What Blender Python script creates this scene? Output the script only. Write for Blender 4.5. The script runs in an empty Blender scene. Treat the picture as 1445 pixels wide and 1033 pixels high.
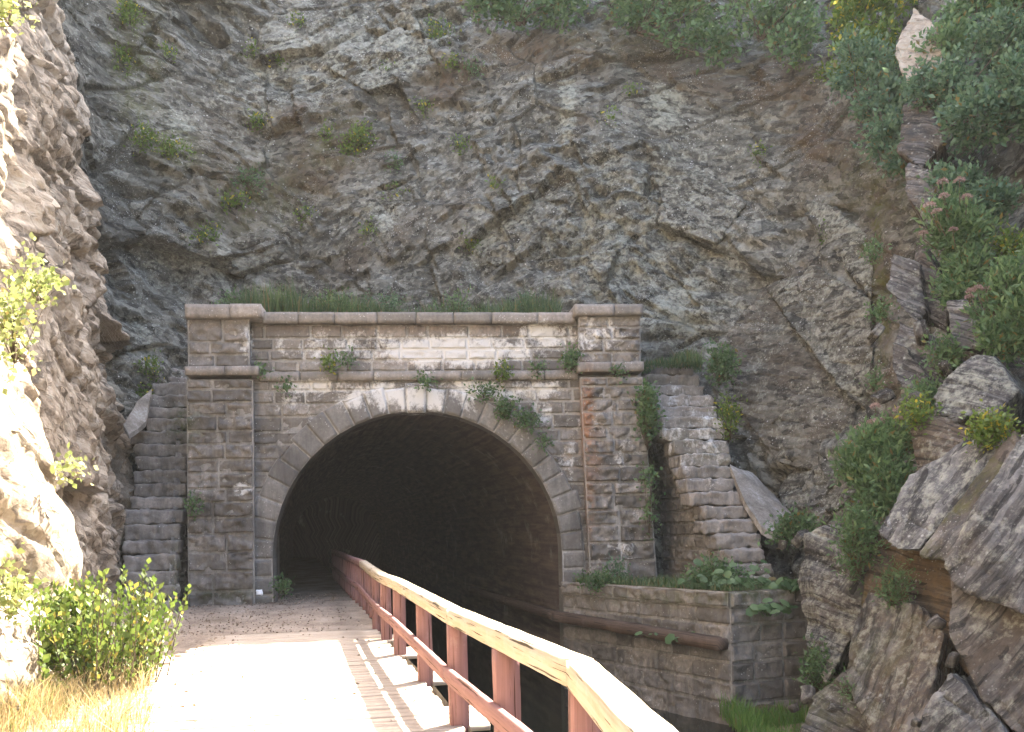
import bpy, bmesh, math, random
import numpy as np
from mathutils import Vector, Matrix

rng = np.random.default_rng(7)
random.seed(7)
scene = bpy.context.scene
COL = scene.collection

# ------------------------------------------------------------------ camera, light, exposure
FPX, YH, PW, PH = 1400.0, 745.0, 1445.0, 1033.0
ROLL = math.radians(1.3)
CAM = np.array([0.0, 0.0, 1.78])
FWD = np.array([0.0, 1.0, 0.0])
RGT = np.array([math.cos(ROLL), 0.0, -math.sin(ROLL)])
UPV = np.array([math.sin(ROLL), 0.0, math.cos(ROLL)])
cd = bpy.data.cameras.new('camera')
cam = bpy.data.objects.new('camera', cd)
COL.objects.link(cam)
cam.matrix_world = Matrix(((RGT[0], UPV[0], 0, CAM[0]), (RGT[1], UPV[1], -1, CAM[1]), (RGT[2], UPV[2], 0, CAM[2]), (0, 0, 0, 1)))
cd.sensor_width = 36.0
cd.lens = FPX / PW * 36.0
cd.shift_y = (YH - PH / 2) / PW
cd.clip_start, cd.clip_end = 0.05, 2000
scene.camera = cam

SUN = Vector((0.5, 0.7, 1.0)).normalized()
world = bpy.data.worlds.new('World')
scene.world = world
world.use_nodes = True
wn = world.node_tree
sky = wn.nodes.new('ShaderNodeTexSky')
sky.sky_type = 'NISHITA'
sky.sun_disc = False
sky.sun_elevation = math.asin(SUN.z)
sky.sun_rotation = math.atan2(SUN.x, SUN.y)
sky.air_density, sky.dust_density, sky.ozone_density = 1.0, 4.0, 0.5
wn.links.new(sky.outputs[0], wn.nodes['Background'].inputs[0])
wn.nodes['Background'].inputs[1].default_value = 0.125
sl = bpy.data.lights.new('sun', 'SUN')
sl.energy, sl.angle, sl.color = 5.0, math.radians(0.5), (1.0, 0.92, 0.77)
so = bpy.data.objects.new('sun', sl)
so.rotation_mode = 'QUATERNION'
so.rotation_quaternion = SUN.to_track_quat('Z', 'Y')
so.location = (10, 10, 40)
COL.objects.link(so)
vs = scene.view_settings
vs.view_transform, vs.look, vs.gamma, vs.use_curve_mapping = 'Standard', 'None', 1.0, False
vs.exposure = 3.15
scene.cycles.max_bounces = 8
scene.cycles.diffuse_bounces = 4

# ------------------------------------------------------------------ projection helpers
def P(px, py, D):
    a, b = (px - PW / 2) / FPX, (YH - py) / FPX
    return CAM + D * (FWD + a * RGT + b * UPV)

def proj(v):
    d = np.asarray(v) - CAM
    D = np.maximum(d @ FWD, 0.2)
    return PW / 2 + FPX * (d @ RGT) / D, YH - FPX * (d @ UPV) / D

class Frame:
    """u along the wall, w out of it, z up"""
    def __init__(s, o, U, N):
        s.o = np.array([o[0], o[1], 0.0]); s.U = np.array([U[0], U[1], 0.0]); s.N = np.array([N[0], N[1], 0.0])
    def w(s, u, w, z):
        u, w, z = np.broadcast_arrays(np.asarray(u, float), np.asarray(w, float), np.asarray(z, float))
        return s.o + u[..., None] * s.U + w[..., None] * s.N + z[..., None] * np.array([0, 0, 1.0])
    def at(s, px, py, w=0.0):
        d = FWD + (px - PW / 2) / FPX * RGT + (YH - py) / FPX * UPV
        t = (w - (CAM - s.o) @ s.N) / (d @ s.N)
        p = CAM + t * d
        return (p - s.o) @ s.U, p[2]

def frame_between(p, q, flip=False):
    p, q = np.array(p[:2], float), np.array(q[:2], float)
    U = (q - p) / np.linalg.norm(q - p)
    N = np.array([U[1], -U[0]])
    return Frame(p, U, -N if flip else N), float(np.linalg.norm(q - p))

# ------------------------------------------------------------------ noise
def hsh(i, j, k, seed):
    with np.errstate(over='ignore'):
        x = (i.astype(np.int64).astype(np.uint32) * np.uint32(374761393) + j.astype(np.int64).astype(np.uint32) * np.uint32(668265263)
             + k.astype(np.int64).astype(np.uint32) * np.uint32(2147483647 & 0x9E3779B1) + np.uint32(seed * 7919 + 13))
        x = (x ^ (x >> np.uint32(13))) * np.uint32(1274126177)
        x = (x ^ (x >> np.uint32(15))) * np.uint32(2246822519)
        x = x ^ (x >> np.uint32(16))
    return x.astype(np.float64) / 4294967295.0

def vn(p, seed=0):
    p = np.asarray(p, float)
    if p.shape[-1] == 2:
        p = np.concatenate([p, np.zeros(p.shape[:-1] + (1,))], -1)
    i = np.floor(p); f = p - i; f = f * f * (3 - 2 * f)
    r = 0
    for a in (0, 1):
        for b in (0, 1):
            for c in (0, 1):
                w = (f[..., 0] if a else 1 - f[..., 0]) * (f[..., 1] if b else 1 - f[..., 1]) * (f[..., 2] if c else 1 - f[..., 2])
                r = r + w * hsh(i[..., 0] + a, i[..., 1] + b, i[..., 2] + c, seed)
    return r * 2 - 1

def fbm(p, seed=0, o=4):
    p = np.asarray(p, float); r = 0; a = 1.0
    for k in range(o):
        r = r + a * vn(p * 2 ** k + k * 17.3, seed + k); a *= 0.5
    return r

def cells(a, b, la, lb, seed):
    """offset of slabby blocks: layers along b, joints along a"""
    z = np.zeros_like(a)
    L = b / lb
    i = np.floor(L); fb = L - i
    A = a / la + hsh(i, z, z, seed) * 9.0
    j = np.floor(A); fa = A - j
    h = hsh(i, j, z, seed + 1) * 2 - 1
    tb = hsh(i, j, z, seed + 2) * 2 - 1
    ta = hsh(i, j, z, seed + 3) * 2 - 1
    edge = np.minimum(np.minimum(fa, 1 - fa) * la, np.minimum(fb, 1 - fb) * lb)
    return h + 0.7 * tb * (fb - .5) * 2 + 0.7 * ta * (fa - .5) * 2, edge

def facets(x, y, seed, tilt=0.5):
    """angular fracture faces: each cell of a jittered net is a plane with its own height and tilt"""
    i, j = np.floor(x), np.floor(y); z = np.zeros_like(x)
    best = np.full(x.shape, 9.0); sec = np.full(x.shape, 9.0); val = np.zeros_like(x)
    for di in (-1, 0, 1):
        for dj in (-1, 0, 1):
            a, b = i + di, j + dj
            dx = x - (a + 0.1 + 0.8 * hsh(a, b, z, seed)); dy = y - (b + 0.1 + 0.8 * hsh(a, b, z, seed + 1))
            d = dx * dx + dy * dy
            h = (hsh(a, b, z, seed + 2) * 2 - 1) + tilt * 2 * ((hsh(a, b, z, seed + 3) * 2 - 1) * dx + (hsh(a, b, z, seed + 4) * 2 - 1) * dy)
            n = d < best
            sec = np.where(n, best, np.minimum(sec, d)); val = np.where(n, h, val); best = np.where(n, d, best)
    return val, np.sqrt(sec) - np.sqrt(best)

def fracture(x, y, seed, tilt=0.5, k=5.0, top=0.40):
    """angular blocks: tilted flat faces with steep straight sides, turned at random; continuous"""
    i, j = np.floor(x), np.floor(y); z = np.zeros_like(x)
    r = np.full(x.shape, -9.0)
    for di in (-1, 0, 1):
        for dj in (-1, 0, 1):
            a, b = i + di, j + dj
            dx = x - (a + 0.15 + 0.7 * hsh(a, b, z, seed)); dy = y - (b + 0.15 + 0.7 * hsh(a, b, z, seed + 1))
            an = (hsh(a, b, z, seed + 5) - .5) * 1.1
            c, s_ = np.cos(an), np.sin(an)
            ch = np.maximum(np.abs(dx * c + dy * s_), np.abs(-dx * s_ + dy * c))
            h = (hsh(a, b, z, seed + 2) * 2 - 1) * .8 + tilt * 2 * ((hsh(a, b, z, seed + 3) * 2 - 1) * dx + (hsh(a, b, z, seed + 4) * 2 - 1) * dy) - k * np.maximum(0, ch - top)
            r = np.maximum(r, h)
    return r

# ------------------------------------------------------------------ mesh building
def mk(name, v, f, mats=None, parent=None, smooth=False, attrs=None, midx=None, uv=None):
    v = np.asarray(v, np.float32)
    me = bpy.data.meshes.new(name)
    if isinstance(f, np.ndarray):
        nf, k = f.shape
        me.vertices.add(len(v)); me.vertices.foreach_set('co', v.ravel())
        me.loops.add(nf * k); me.loops.foreach_set('vertex_index', f.ravel().astype(np.int32))
        me.polygons.add(nf)
        me.polygons.foreach_set('loop_start', np.arange(0, nf * k, k, dtype=np.int32))
        me.polygons.foreach_set('loop_total', np.full(nf, k, np.int32))
        me.update(calc_edges=True)
    else:
        me.from_pydata([tuple(map(float, p)) for p in v], [], f)
        me.update()
    if mats is not None:
        for m in (mats if isinstance(mats, (list, tuple)) else [mats]):
            me.materials.append(m)
    if midx is not None:
        me.polygons.foreach_set('material_index', np.asarray(midx, np.int32))
    if smooth:
        me.polygons.foreach_set('use_smooth', np.ones(len(me.polygons), bool))
    for k, val in (attrs or {}).items():
        at = me.attributes.new(k, 'FLOAT', 'POINT')
        at.data.foreach_set('value', np.asarray(val, np.float32))
    if uv is not None:
        ul = me.uv_layers.new(name='UVMap')
        idx = np.empty(len(me.loops), np.int32); me.loops.foreach_get('vertex_index', idx)
        ul.data.foreach_set('uv', np.asarray(uv, np.float32)[idx].ravel())
    o = bpy.data.objects.new(name, me)
    COL.objects.link(o)
    if parent is not None:
        o.parent = parent
        o.matrix_parent_inverse = Matrix.Translation(-Vector(parent.location))
    return o

def empty(name, loc):
    o = bpy.data.objects.new(name, None)
    o.empty_display_size = 0.3
    o.location = [float(x) for x in loc]
    COL.objects.link(o)
    return o

def tag(o, label, cat, group=None, kind=None):
    o['label'] = label; o['category'] = cat
    if group: o['group'] = group
    if kind: o['kind'] = kind
    return o

def struct(o):
    o['kind'] = 'structure'
    return o

def grid_faces(nu, nv):
    i = np.arange(nu - 1)[:, None] * nv + np.arange(nv - 1)[None, :]
    i = i.ravel()
    return np.stack([i, i + nv, i + nv + 1, i + 1], 1)

class MB:
    def __init__(s): s.v = []; s.f = []; s.m = []; s.n = 0
    def add(s, v, f, m=0):
        v = np.asarray(v, float).reshape(-1, 3)
        s.v.append(v); s.f.append(np.asarray(f) + s.n); s.m.append(np.full(len(f), m)); s.n += len(v)
    def build(s, name, mats, parent=None, smooth=False, attrs=None):
        v = np.concatenate(s.v)
        k = {x.shape[1] for x in s.f}
        m = np.concatenate(s.m)
        f = np.concatenate(s.f) if len(k) == 1 else [tuple(map(int, r)) for x in s.f for r in x]
        return mk(name, v, f, mats, parent, smooth, attrs(v) if callable(attrs) else attrs, m)

_cube = {}
def cube_grid(n):
    if n in _cube: return _cube[n]
    nx, ny, nz = n
    pts, fs, k = [], [], 0
    def face(na, nb, fn, flip):
        nonlocal k
        a, b = np.meshgrid(np.linspace(-1, 1, na + 1), np.linspace(-1, 1, nb + 1), indexing='ij')
        pts.append(fn(a, b).reshape(-1, 3))
        q = grid_faces(na + 1, nb + 1)
        fs.append((q[:, ::-1] if flip else q) + k); k += (na + 1) * (nb + 1)
    o = np.ones
    face(nx, ny, lambda a, b: np.stack([a, b, o(a.shape)], -1), False)
    face(nx, ny, lambda a, b: np.stack([a, b, -o(a.shape)], -1), True)
    face(ny, nz, lambda a, b: np.stack([o(a.shape), a, b], -1), False)
    face(ny, nz, lambda a, b: np.stack([-o(a.shape), a, b], -1), True)
    face(nx, nz, lambda a, b: np.stack([a, o(a.shape), b], -1), True)
    face(nx, nz, lambda a, b: np.stack([a, -o(a.shape), b], -1), False)
    p = np.concatenate(pts); f = np.concatenate(fs)
    _, idx, inv = np.unique(np.round(p, 5), axis=0, return_index=True, return_inverse=True)
    _cube[n] = (p[idx], inv.ravel()[f])
    return _cube[n]

def rbox(c, half, yaw=0.0, r=0.03, rough=0.0, res=0.1, seed=0, freq=5.0, axes=None):
    """rounded, roughened box: verts, quads. axes: 3 unit rows (x,y,z) or yaw about z"""
    half = np.asarray(half, float)
    n = tuple(int(max(2, min(26, round(2 * h / res)))) for h in half)
    p, f = cube_grid(n)
    p = p * half
    rr = min(r, half.min() * 0.95)
    if rr > 0:
        # pull the outer rows to where the rounding starts
        q = np.clip(p, -(half - rr), half - rr); d = p - q
        L = np.linalg.norm(d, axis=1, keepdims=True)
        p = q + d / np.maximum(L, 1e-9) * rr
    if axes is None:
        ca, sa = math.cos(yaw), math.sin(yaw)
        axes = np.array([[ca, sa, 0], [-sa, ca, 0], [0, 0, 1.0]])
    w = p @ np.asarray(axes) + np.asarray(c, float)
    if rough:
        nd = p / half; nd = nd / np.linalg.norm(nd, axis=1, keepdims=True)
        d = fbm(w * freq, seed, 3) * rough
        w = w + (nd * d[:, None]) @ np.asarray(axes)
    return w, f

def bar(p, q, wd, hg, up=(0, 0, 1), r=0.008, res=0.3, rough=0, seed=0):
    p, q = np.asarray(p, float), np.asarray(q, float)
    x = q - p; L = np.linalg.norm(x); x /= L
    y = np.cross(up, x); y /= np.linalg.norm(y); z = np.cross(x, y)
    return rbox((p + q) / 2, (L / 2, wd / 2, hg / 2), r=r, res=res, rough=rough, seed=seed, axes=np.array([x, y, z]))

def tube(pts, rad, sides=6):
    pts = np.asarray(pts, float); n = len(pts)
    rad = np.broadcast_to(rad, (n,))
    v = []
    for i in range(n):
        t = pts[min(i + 1, n - 1)] - pts[max(i - 1, 0)]; t /= np.linalg.norm(t) + 1e-9
        a = np.cross(t, (0.3, 0.9, 0.2)); a /= np.linalg.norm(a) + 1e-9; b = np.cross(t, a)
        for k in range(sides):
            an = 2 * math.pi * k / sides
            v.append(pts[i] + rad[i] * (math.cos(an) * a + math.sin(an) * b))
    f = [(i * sides + k, i * sides + (k + 1) % sides, (i + 1) * sides + (k + 1) % sides, (i + 1) * sides + k) for i in range(n - 1) for k in range(sides)]
    return np.array(v), np.array(f)

def blobs(px, py, lst):
    """soft ellipses on the surface, set at given pixel positions: (x, y, rx, ry, angle, strength)"""
    r = np.zeros_like(px)
    for x, y, rx, ry, an, st in lst:
        c, s = math.cos(math.radians(an)), math.sin(math.radians(an))
        dx, dy = px - x, -(py - y)
        a, b = (dx * c + dy * s) / rx, (-dx * s + dy * c) / ry
        r = np.maximum(r, st * np.exp(-(a * a + b * b) ** 1.5))
    return r

# ------------------------------------------------------------------ materials
class NT:
    def __init__(s, name):
        s.m = bpy.data.materials.new(name); s.m.use_nodes = True
        s.t = s.m.node_tree; s.n = s.t.nodes
        s.bsdf = s.n['Principled BSDF']; s.out = s.n['Material Output']
    def link(s, a, b): s.t.links.new(a, b)
    def val(s, sock, v):
        if hasattr(v, 'is_linked'): s.link(v, sock)
        else: sock.default_value = v
    def node(s, t, **k):
        n = s.n.new(t)
        for a, b in k.items(): setattr(n, a, b)
        return n
    def pos(s): return s.node('ShaderNodeNewGeometry').outputs['Position']
    def rand(s): return s.node('ShaderNodeNewGeometry').outputs['Random Per Island']
    def attr(s, name): return s.node('ShaderNodeAttribute', attribute_name=name).outputs['Fac']
    def scale(s, v, sc):
        n = s.node('ShaderNodeMapping'); s.link(v, n.inputs[0]); n.inputs['Scale'].default_value = sc
        return n.outputs[0]
    def comb(s, x, y, z=0.0):
        n = s.node('ShaderNodeCombineXYZ')
        for i, q in enumerate((x, y, z)): s.val(n.inputs[i], q)
        return n.outputs[0]
    def noise(s, v, sc, det=6, rough=0.6, dist=0.0):
        n = s.node('ShaderNodeTexNoise'); s.link(v, n.inputs['Vector'])
        n.inputs['Scale'].default_value = sc; n.inputs['Detail'].default_value = det
        n.inputs['Roughness'].default_value = rough; n.inputs['Distortion'].default_value = dist
        return n.outputs['Fac']
    def voro(s, v, sc, feat='F1'):
        n = s.node('ShaderNodeTexVoronoi', feature=feat); s.link(v, n.inputs['Vector']); n.inputs['Scale'].default_value = sc
        return n.outputs['Distance']
    def ramp(s, f, stops):
        n = s.node('ShaderNodeValToRGB'); s.link(f, n.inputs[0]); e = n.color_ramp.elements
        while len(e) < len(stops): e.new(0.5)
        for q, (p, c) in zip(e, stops):
            q.position = p; q.color = (c[0], c[1], c[2], 1) if isinstance(c, tuple) else (c, c, c, 1)
        return n.outputs[0]
    def mix(s, f, a, b, mode='MIX'):
        n = s.node('ShaderNodeMix', data_type='RGBA', blend_type=mode)
        s.val(n.inputs[0], f)
        for i, c in ((6, a), (7, b)):
            if isinstance(c, tuple): n.inputs[i].default_value = (*c, 1)
            else: s.val(n.inputs[i], c)
        return n.outputs[2]
    def math(s, op, a, b=0.0, clamp=False):
        n = s.node('ShaderNodeMath', operation=op, use_clamp=clamp)
        s.val(n.inputs[0], a); s.val(n.inputs[1], b)
        return n.outputs[0]
    def finish(s, col, rough=0.9, bumps=(), spec=0.3):
        if isinstance(col, tuple): s.bsdf.inputs['Base Color'].default_value = (*col, 1)
        else: s.link(col, s.bsdf.inputs['Base Color'])
        s.val(s.bsdf.inputs['Roughness'], rough)
        s.bsdf.inputs['Specular IOR Level'].default_value = spec
        prev = None
        for h, st, di in bumps:
            b = s.node('ShaderNodeBump'); b.inputs['Strength'].default_value = st; b.inputs['Distance'].default_value = di
            s.link(h, b.inputs['Height'])
            if prev is not None: s.link(prev, b.inputs['Normal'])
            prev = b.outputs[0]
        if prev is not None: s.link(prev, s.bsdf.inputs['Normal'])
        return s.m

def rock_mat(name, dark, mid, lite, brown, moss=(0.10, 0.10, 0.03), lich=0.8, streak=False):
    t = NT(name); p = t.pos()
    bed = t.comb(t.math('MULTIPLY', t.attr('bed_a'), 0.4 if streak else 1.0), t.math('MULTIPLY', t.attr('bed_b'), 3.4 if streak else 1.35), 0.0)
    wob = t.node('ShaderNodeTexNoise'); t.link(p, wob.inputs['Vector']); wob.inputs['Scale'].default_value = 3.0; wob.inputs['Detail'].default_value = 4
    vm = t.node('ShaderNodeVectorMath', operation='SCALE'); t.link(wob.outputs['Color'], vm.inputs[0]); vm.inputs['Scale'].default_value = 0.16
    va = t.node('ShaderNodeVectorMath', operation='ADD'); t.link(bed, va.inputs[0]); t.link(vm.outputs[0], va.inputs[1]); bedw = va.outputs[0]
    def cellv(sc):
        n = t.node('ShaderNodeTexVoronoi'); t.link(bedw, n.inputs['Vector']); n.inputs['Scale'].default_value = sc
        sp_ = t.node('ShaderNodeSeparateColor'); t.link(n.outputs['Color'], sp_.inputs[0])
        return sp_.outputs[0]
    cv1, cv2 = cellv(2.2), cellv(6.0)
    n1 = t.noise(p, 0.5, 5, 0.6, 0.4); n2 = t.noise(t.scale(bed, (1, 2, 1)), 1.4, 8, 0.68, 0.5); n3 = t.noise(p, 9, 8, 0.7)
    mixn = t.math('ADD', t.math('ADD', t.math('MULTIPLY', n1, 0.26), t.math('ADD', t.math('MULTIPLY', n2, 0.30), t.math('MULTIPLY', n3, 0.28))), t.math('ADD', t.math('MULTIPLY', cv1, 0.08), t.math('MULTIPLY', cv2, 0.08)))
    c = t.ramp(mixn, [(0.36, dark), (0.49, mid), (0.62, lite)])
    bn = t.noise(p, 0.9, 6, 0.65, 0.6)
    so = t.math('MULTIPLY', t.attr('soil'), t.ramp(t.math('ADD', bn, t.math('MULTIPLY', n3, 0.4)), [(0.55, 0.0), (0.8, 1.0)]))
    gen = t.math('MULTIPLY', t.ramp(bn, [(0.52, 0.0), (0.68, 1.0)]), 0.25)
    c = t.mix(t.math('MAXIMUM', so, gen), c, t.mix(n3, tuple(x * 0.7 for x in brown), tuple(x * 1.25 for x in brown)))
    # lichen: pale grey green films and small white crusts
    ln = t.noise(p, 2.2, 9, 0.75, 0.3)
    film = t.math('MULTIPLY', t.ramp(t.math('ADD', t.math('ADD', t.math('MULTIPLY', ln, 0.5), t.math('MULTIPLY', n3, 0.5)), t.math('MULTIPLY', t.attr('pale'), 0.09)), [(0.54, 0.0), (0.66, 1.0)]), 0.7)
    c = t.mix(film, c, (0.42, 0.42, 0.34))
    c = t.mix(t.ramp(t.math('ADD', t.math('MULTIPLY', t.noise(t.scale(bed, (1.0, 1.7, 1)), 3.2, 9, 0.75, 0.3), 0.75), t.math('MULTIPLY', cv2, 0.25)), [(0.34, 0.8), (0.48, 0.0)]), c, tuple(x * 0.85 for x in dark))
    sp = t.voro(p, 7.0)
    spk = t.math('MULTIPLY', t.ramp(sp, [(0.10, 1.0), (0.2, 0.0)]), t.ramp(t.noise(p, 1.3, 4), [(0.5, 0.0), (0.62, lich)]))
    c = t.mix(spk, c, (0.62, 0.61, 0.57))
    sp2 = t.voro(p, 17.0)
    spk2 = t.math('MULTIPLY', t.ramp(sp2, [(0.12, 1.0), (0.24, 0.0)]), t.ramp(t.noise(p, 0.8, 4), [(0.5, 0.0), (0.62, lich)]))
    c = t.mix(spk2, c, (0.55, 0.55, 0.52))
    mo = t.math('MULTIPLY', t.attr('moss'), t.ramp(t.noise(p, 3.0, 8, 0.7), [(0.42, 0.0), (0.6, 1.0)]))
    c = t.mix(mo, c, moss)
    fine = t.noise(t.scale(bed, (1, 1.6, 1)), 7.0, 8, 0.72)
    ed = t.node('ShaderNodeTexVoronoi', feature='DISTANCE_TO_EDGE'); t.link(bedw, ed.inputs['Vector']); ed.inputs['Scale'].default_value = 2.2
    crack = t.ramp(ed.outputs['Distance'], [(0.0, 0.0), (0.05, 1.0)])
    return t.finish(c, 0.93, [(cv1, 0.7, 0.09), (cv2, 0.7, 0.04), (crack, 0.5, 0.07), (fine, 0.7, 0.07), (n3, 0.7, 0.05)], 0.2)

M = {}
M['cliff'] = rock_mat('grey_shale', (0.036, 0.033, 0.028), (0.132, 0.125, 0.103), (0.315, 0.302, 0.255), (0.130, 0.098, 0.070))
M['tan'] = rock_mat('tan_shale', (0.17, 0.135, 0.10), (0.42, 0.345, 0.265), (0.62, 0.54, 0.44), (0.35, 0.26, 0.175), lich=0.25)
M['slab'] = rock_mat('blue_grey_rock', (0.032, 0.031, 0.031), (0.105, 0.102, 0.101), (0.25, 0.243, 0.237), (0.16, 0.11, 0.065), lich=0.5, streak=True)

def stone_mat(name, ca, cb, dark=(0.085, 0.08, 0.075), joint=False):
    t = NT(name); p = t.pos()
    c = t.mix(t.rand(), ca, cb)
    n1 = t.noise(p, 1.3, 7, 0.65, 0.3); n2 = t.noise(p, 14, 8, 0.7); n3 = t.noise(t.scale(p, (4, 4, 0.7)), 1.5, 6, 0.65)
    c = t.mix(t.ramp(n2, [(0.3, 0.55), (0.7, 0.0)]), c, tuple(x * 0.45 for x in ca))
    grime_and_dark = t.math('MULTIPLY', t.ramp(t.math('ADD', t.math('MULTIPLY', n1, 0.5), t.math('MULTIPLY', n3, 0.5)), [(0.40, 0.0), (0.60, 1.0)]), t.math('ADD', t.math('MULTIPLY', t.attr('dark'), 0.75), 0.3))
    c = t.mix(t.math('MULTIPLY', grime_and_dark, 0.85), c, dark)
    rs = t.math('MULTIPLY', t.attr('rust'), t.ramp(t.noise(p, 3.5, 6), [(0.36, 0.0), (0.5, 1.0)]))
    c = t.mix(t.math('MULTIPLY', rs, t.ramp(n2, [(0.3, 0.2), (0.7, 0.75)])), c, (0.34, 0.16, 0.08))
    ef = t.math('ADD', t.math('MULTIPLY', t.noise(t.scale(p, (1.3, 1.3, 0.75)), 1.7, 8, 0.72, 0.5), 1.0), t.math('ADD', t.math('MULTIPLY', t.attr('eff'), 0.33), t.math('MULTIPLY', t.math('SUBTRACT', n2, 0.5), 0.35)))
    c = t.mix(t.math('MULTIPLY', t.ramp(ef, [(0.66, 0.0), (0.80, 1.0)]), 0.85), c, (0.74, 0.72, 0.69))
    sp = t.math('MULTIPLY', t.ramp(t.voro(p, 13.0), [(0.10, 1.0), (0.2, 0.0)]), t.ramp(t.noise(p, 1.9, 4), [(0.5, 0.0), (0.6, 0.8)]))
    c = t.mix(sp, c, (0.6, 0.59, 0.55))
    mo = t.math('MULTIPLY', t.attr('moss'), t.ramp(t.noise(p, 4.0, 8, 0.7), [(0.42, 0.0), (0.6, 1.0)]))
    c = t.mix(mo, c, (0.075, 0.09, 0.03))
    return t.finish(c, 0.92, [(n1, 0.3, 0.06), (n2, 0.6, 0.025)], 0.2)

M['stone'] = stone_mat('brown_sandstone', (0.19, 0.172, 0.153), (0.45, 0.405, 0.36), (0.085, 0.08, 0.075))
M['voussoir'] = stone_mat('dressed_sandstone', (0.20, 0.185, 0.17), (0.36, 0.335, 0.305), (0.085, 0.08, 0.075))
M['step'] = stone_mat('step_stone', (0.27, 0.245, 0.215), (0.52, 0.455, 0.40))
M['mortar'] = stone_mat('pale_mortar', (0.42, 0.395, 0.36), (0.5, 0.475, 0.44))

def simple(name, fn): t = NT(name); return fn(t, t.pos())
def _brick(t, p):
    uv = t.node('ShaderNodeUVMap').outputs[0]
    b = t.node('ShaderNodeTexBrick'); t.link(uv, b.inputs[0])
    b.inputs['Scale'].default_value = 1.0; b.inputs['Brick Width'].default_value = 4.0; b.inputs['Row Height'].default_value = 0.085
    b.inputs['Mortar Size'].default_value = 0.008
    b.inputs['Color1'].default_value = (0.20, 0.15, 0.125, 1); b.inputs['Color2'].default_value = (0.12, 0.092, 0.08, 1); b.inputs['Mortar'].default_value = (0.17, 0.13, 0.11, 1)
    u = t.scale(uv, (0.35, 2.5, 1))
    n = t.noise(u, 2.0, 7, 0.7, 0.3)
    c = t.mix(t.ramp(n, [(0.4, 0.0), (0.6, 0.8)]), b.outputs[0], (0.05, 0.042, 0.038))
    c = t.mix(t.ramp(t.noise(p, 1.1, 8, 0.7), [(0.58, 0.0), (0.72, 0.55)]), c, (0.42, 0.40, 0.37))
    return t.finish(c, 0.85, [(n, 0.2, 0.04)], 0.3)
M['brick'] = simple('sooty_brick', _brick)
def _dirt(t, p):
    n = t.noise(p, 1.2, 6, 0.6); n2 = t.noise(p, 26, 6, 0.75); v = t.voro(p, 38)
    c = t.ramp(t.math('ADD', t.math('MULTIPLY', n, 0.5), t.math('MULTIPLY', n2, 0.5)), [(0.36, (0.16, 0.125, 0.095)), (0.5, (0.31, 0.25, 0.20)), (0.66, (0.46, 0.39, 0.32))])
    c = t.mix(t.ramp(t.noise(p, 16, 3, 0.5), [(0.63, 0.0), (0.68, 0.6)]), c, (0.10, 0.07, 0.045))
    return t.finish(c, 0.96, [(n2, 0.5, 0.03), (v, 0.4, 0.02)], 0.15)
M['dirt'] = simple('packed_dirt', _dirt)
def _soil(t, p):
    n = t.noise(p, 1.6, 7, 0.65); n2 = t.noise(p, 20, 6, 0.75)
    c = t.ramp(t.math('ADD', t.math('MULTIPLY', n, 0.6), t.math('MULTIPLY', n2, 0.4)), [(0.36, (0.07, 0.055, 0.035)), (0.52, (0.16, 0.125, 0.08)), (0.66, (0.13, 0.14, 0.055))])
    return t.finish(c, 0.96, [(n2, 0.7, 0.04)], 0.15)
M['soil'] = simple('leafy_soil', _soil)
def wood(name, base, worn, dark, along=(1, 1, 1), amt=(0.5, 0.66), sp=0.25):
    t = NT(name)
    oc = t.attr('grain_u'), t.attr('grain_v')
    g = t.comb(t.math('MULTIPLY', oc[0], 1.2), t.math('MULTIPLY', oc[1], 26.0), t.math('MULTIPLY', t.rand(), 20))
    n = t.noise(g, 1.0, 7, 0.65, 0.6); n2 = t.noise(t.pos(), 2.2, 7, 0.7); n3 = t.noise(t.pos(), 30, 5, 0.7)
    c = t.mix(t.ramp(n, [(0.35, 0.7), (0.6, 0.0)]), base, tuple(x * 0.68 for x in base))
    c = t.mix(t.ramp(t.math('ADD', t.math('MULTIPLY', n2, 0.7), t.math('MULTIPLY', n, 0.3)), [(amt[0], 0.0), (amt[1], 1.0)]), c, worn)
    ck = t.noise(t.comb(t.math('MULTIPLY', oc[0], 0.8), t.math('MULTIPLY', oc[1], 34.0), t.math('MULTIPLY', t.rand(), 9)), 1.3, 4, 0.55, 0.2)
    c = t.mix(t.ramp(ck, [(0.375, 0.95), (0.40, 0.0)]), c, dark)
    return t.finish(c, 0.9, [(n, 0.5, 0.008), (ck, 0.3, 0.01), (n3, 0.2, 0.004)], sp)
M['redwood'] = wood('faded_red_paint', (0.30, 0.165, 0.155), (0.38, 0.27, 0.25), (0.07, 0.03, 0.02), amt=(0.56, 0.7))
M['raw'] = wood('worn_bounce_yellow_timber', (0.48, 0.40, 0.29), (0.46, 0.43, 0.385), (0.06, 0.045, 0.03), amt=(0.45, 0.7))  # worn timber; its yellow also holds light bounced off the bright deck
M['plank'] = wood('sun_bleached_plank', (0.50, 0.42, 0.34), (0.42, 0.34, 0.27), (0.12, 0.09, 0.07), amt=(0.5, 0.7))
M['beam'] = wood('dark_wet_timber', (0.11, 0.075, 0.055), (0.17, 0.12, 0.09), (0.03, 0.02, 0.015), amt=(0.5, 0.66))
def _conc(t, p):
    n = t.noise(p, 1.5, 8, 0.7, 0.4); n2 = t.noise(p, 22, 5, 0.7)
    c = t.ramp(t.math('ADD', t.math('MULTIPLY', n, 0.7), t.math('MULTIPLY', n2, 0.3)), [(0.36, (0.13, 0.115, 0.095)), (0.5, (0.27, 0.24, 0.205)), (0.62, (0.44, 0.42, 0.39))])
    return t.finish(c, 0.9, [(n2, 0.3, 0.01), (n, 0.3, 0.05)], 0.2)
M['concrete'] = simple('old_concrete', _conc)
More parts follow.
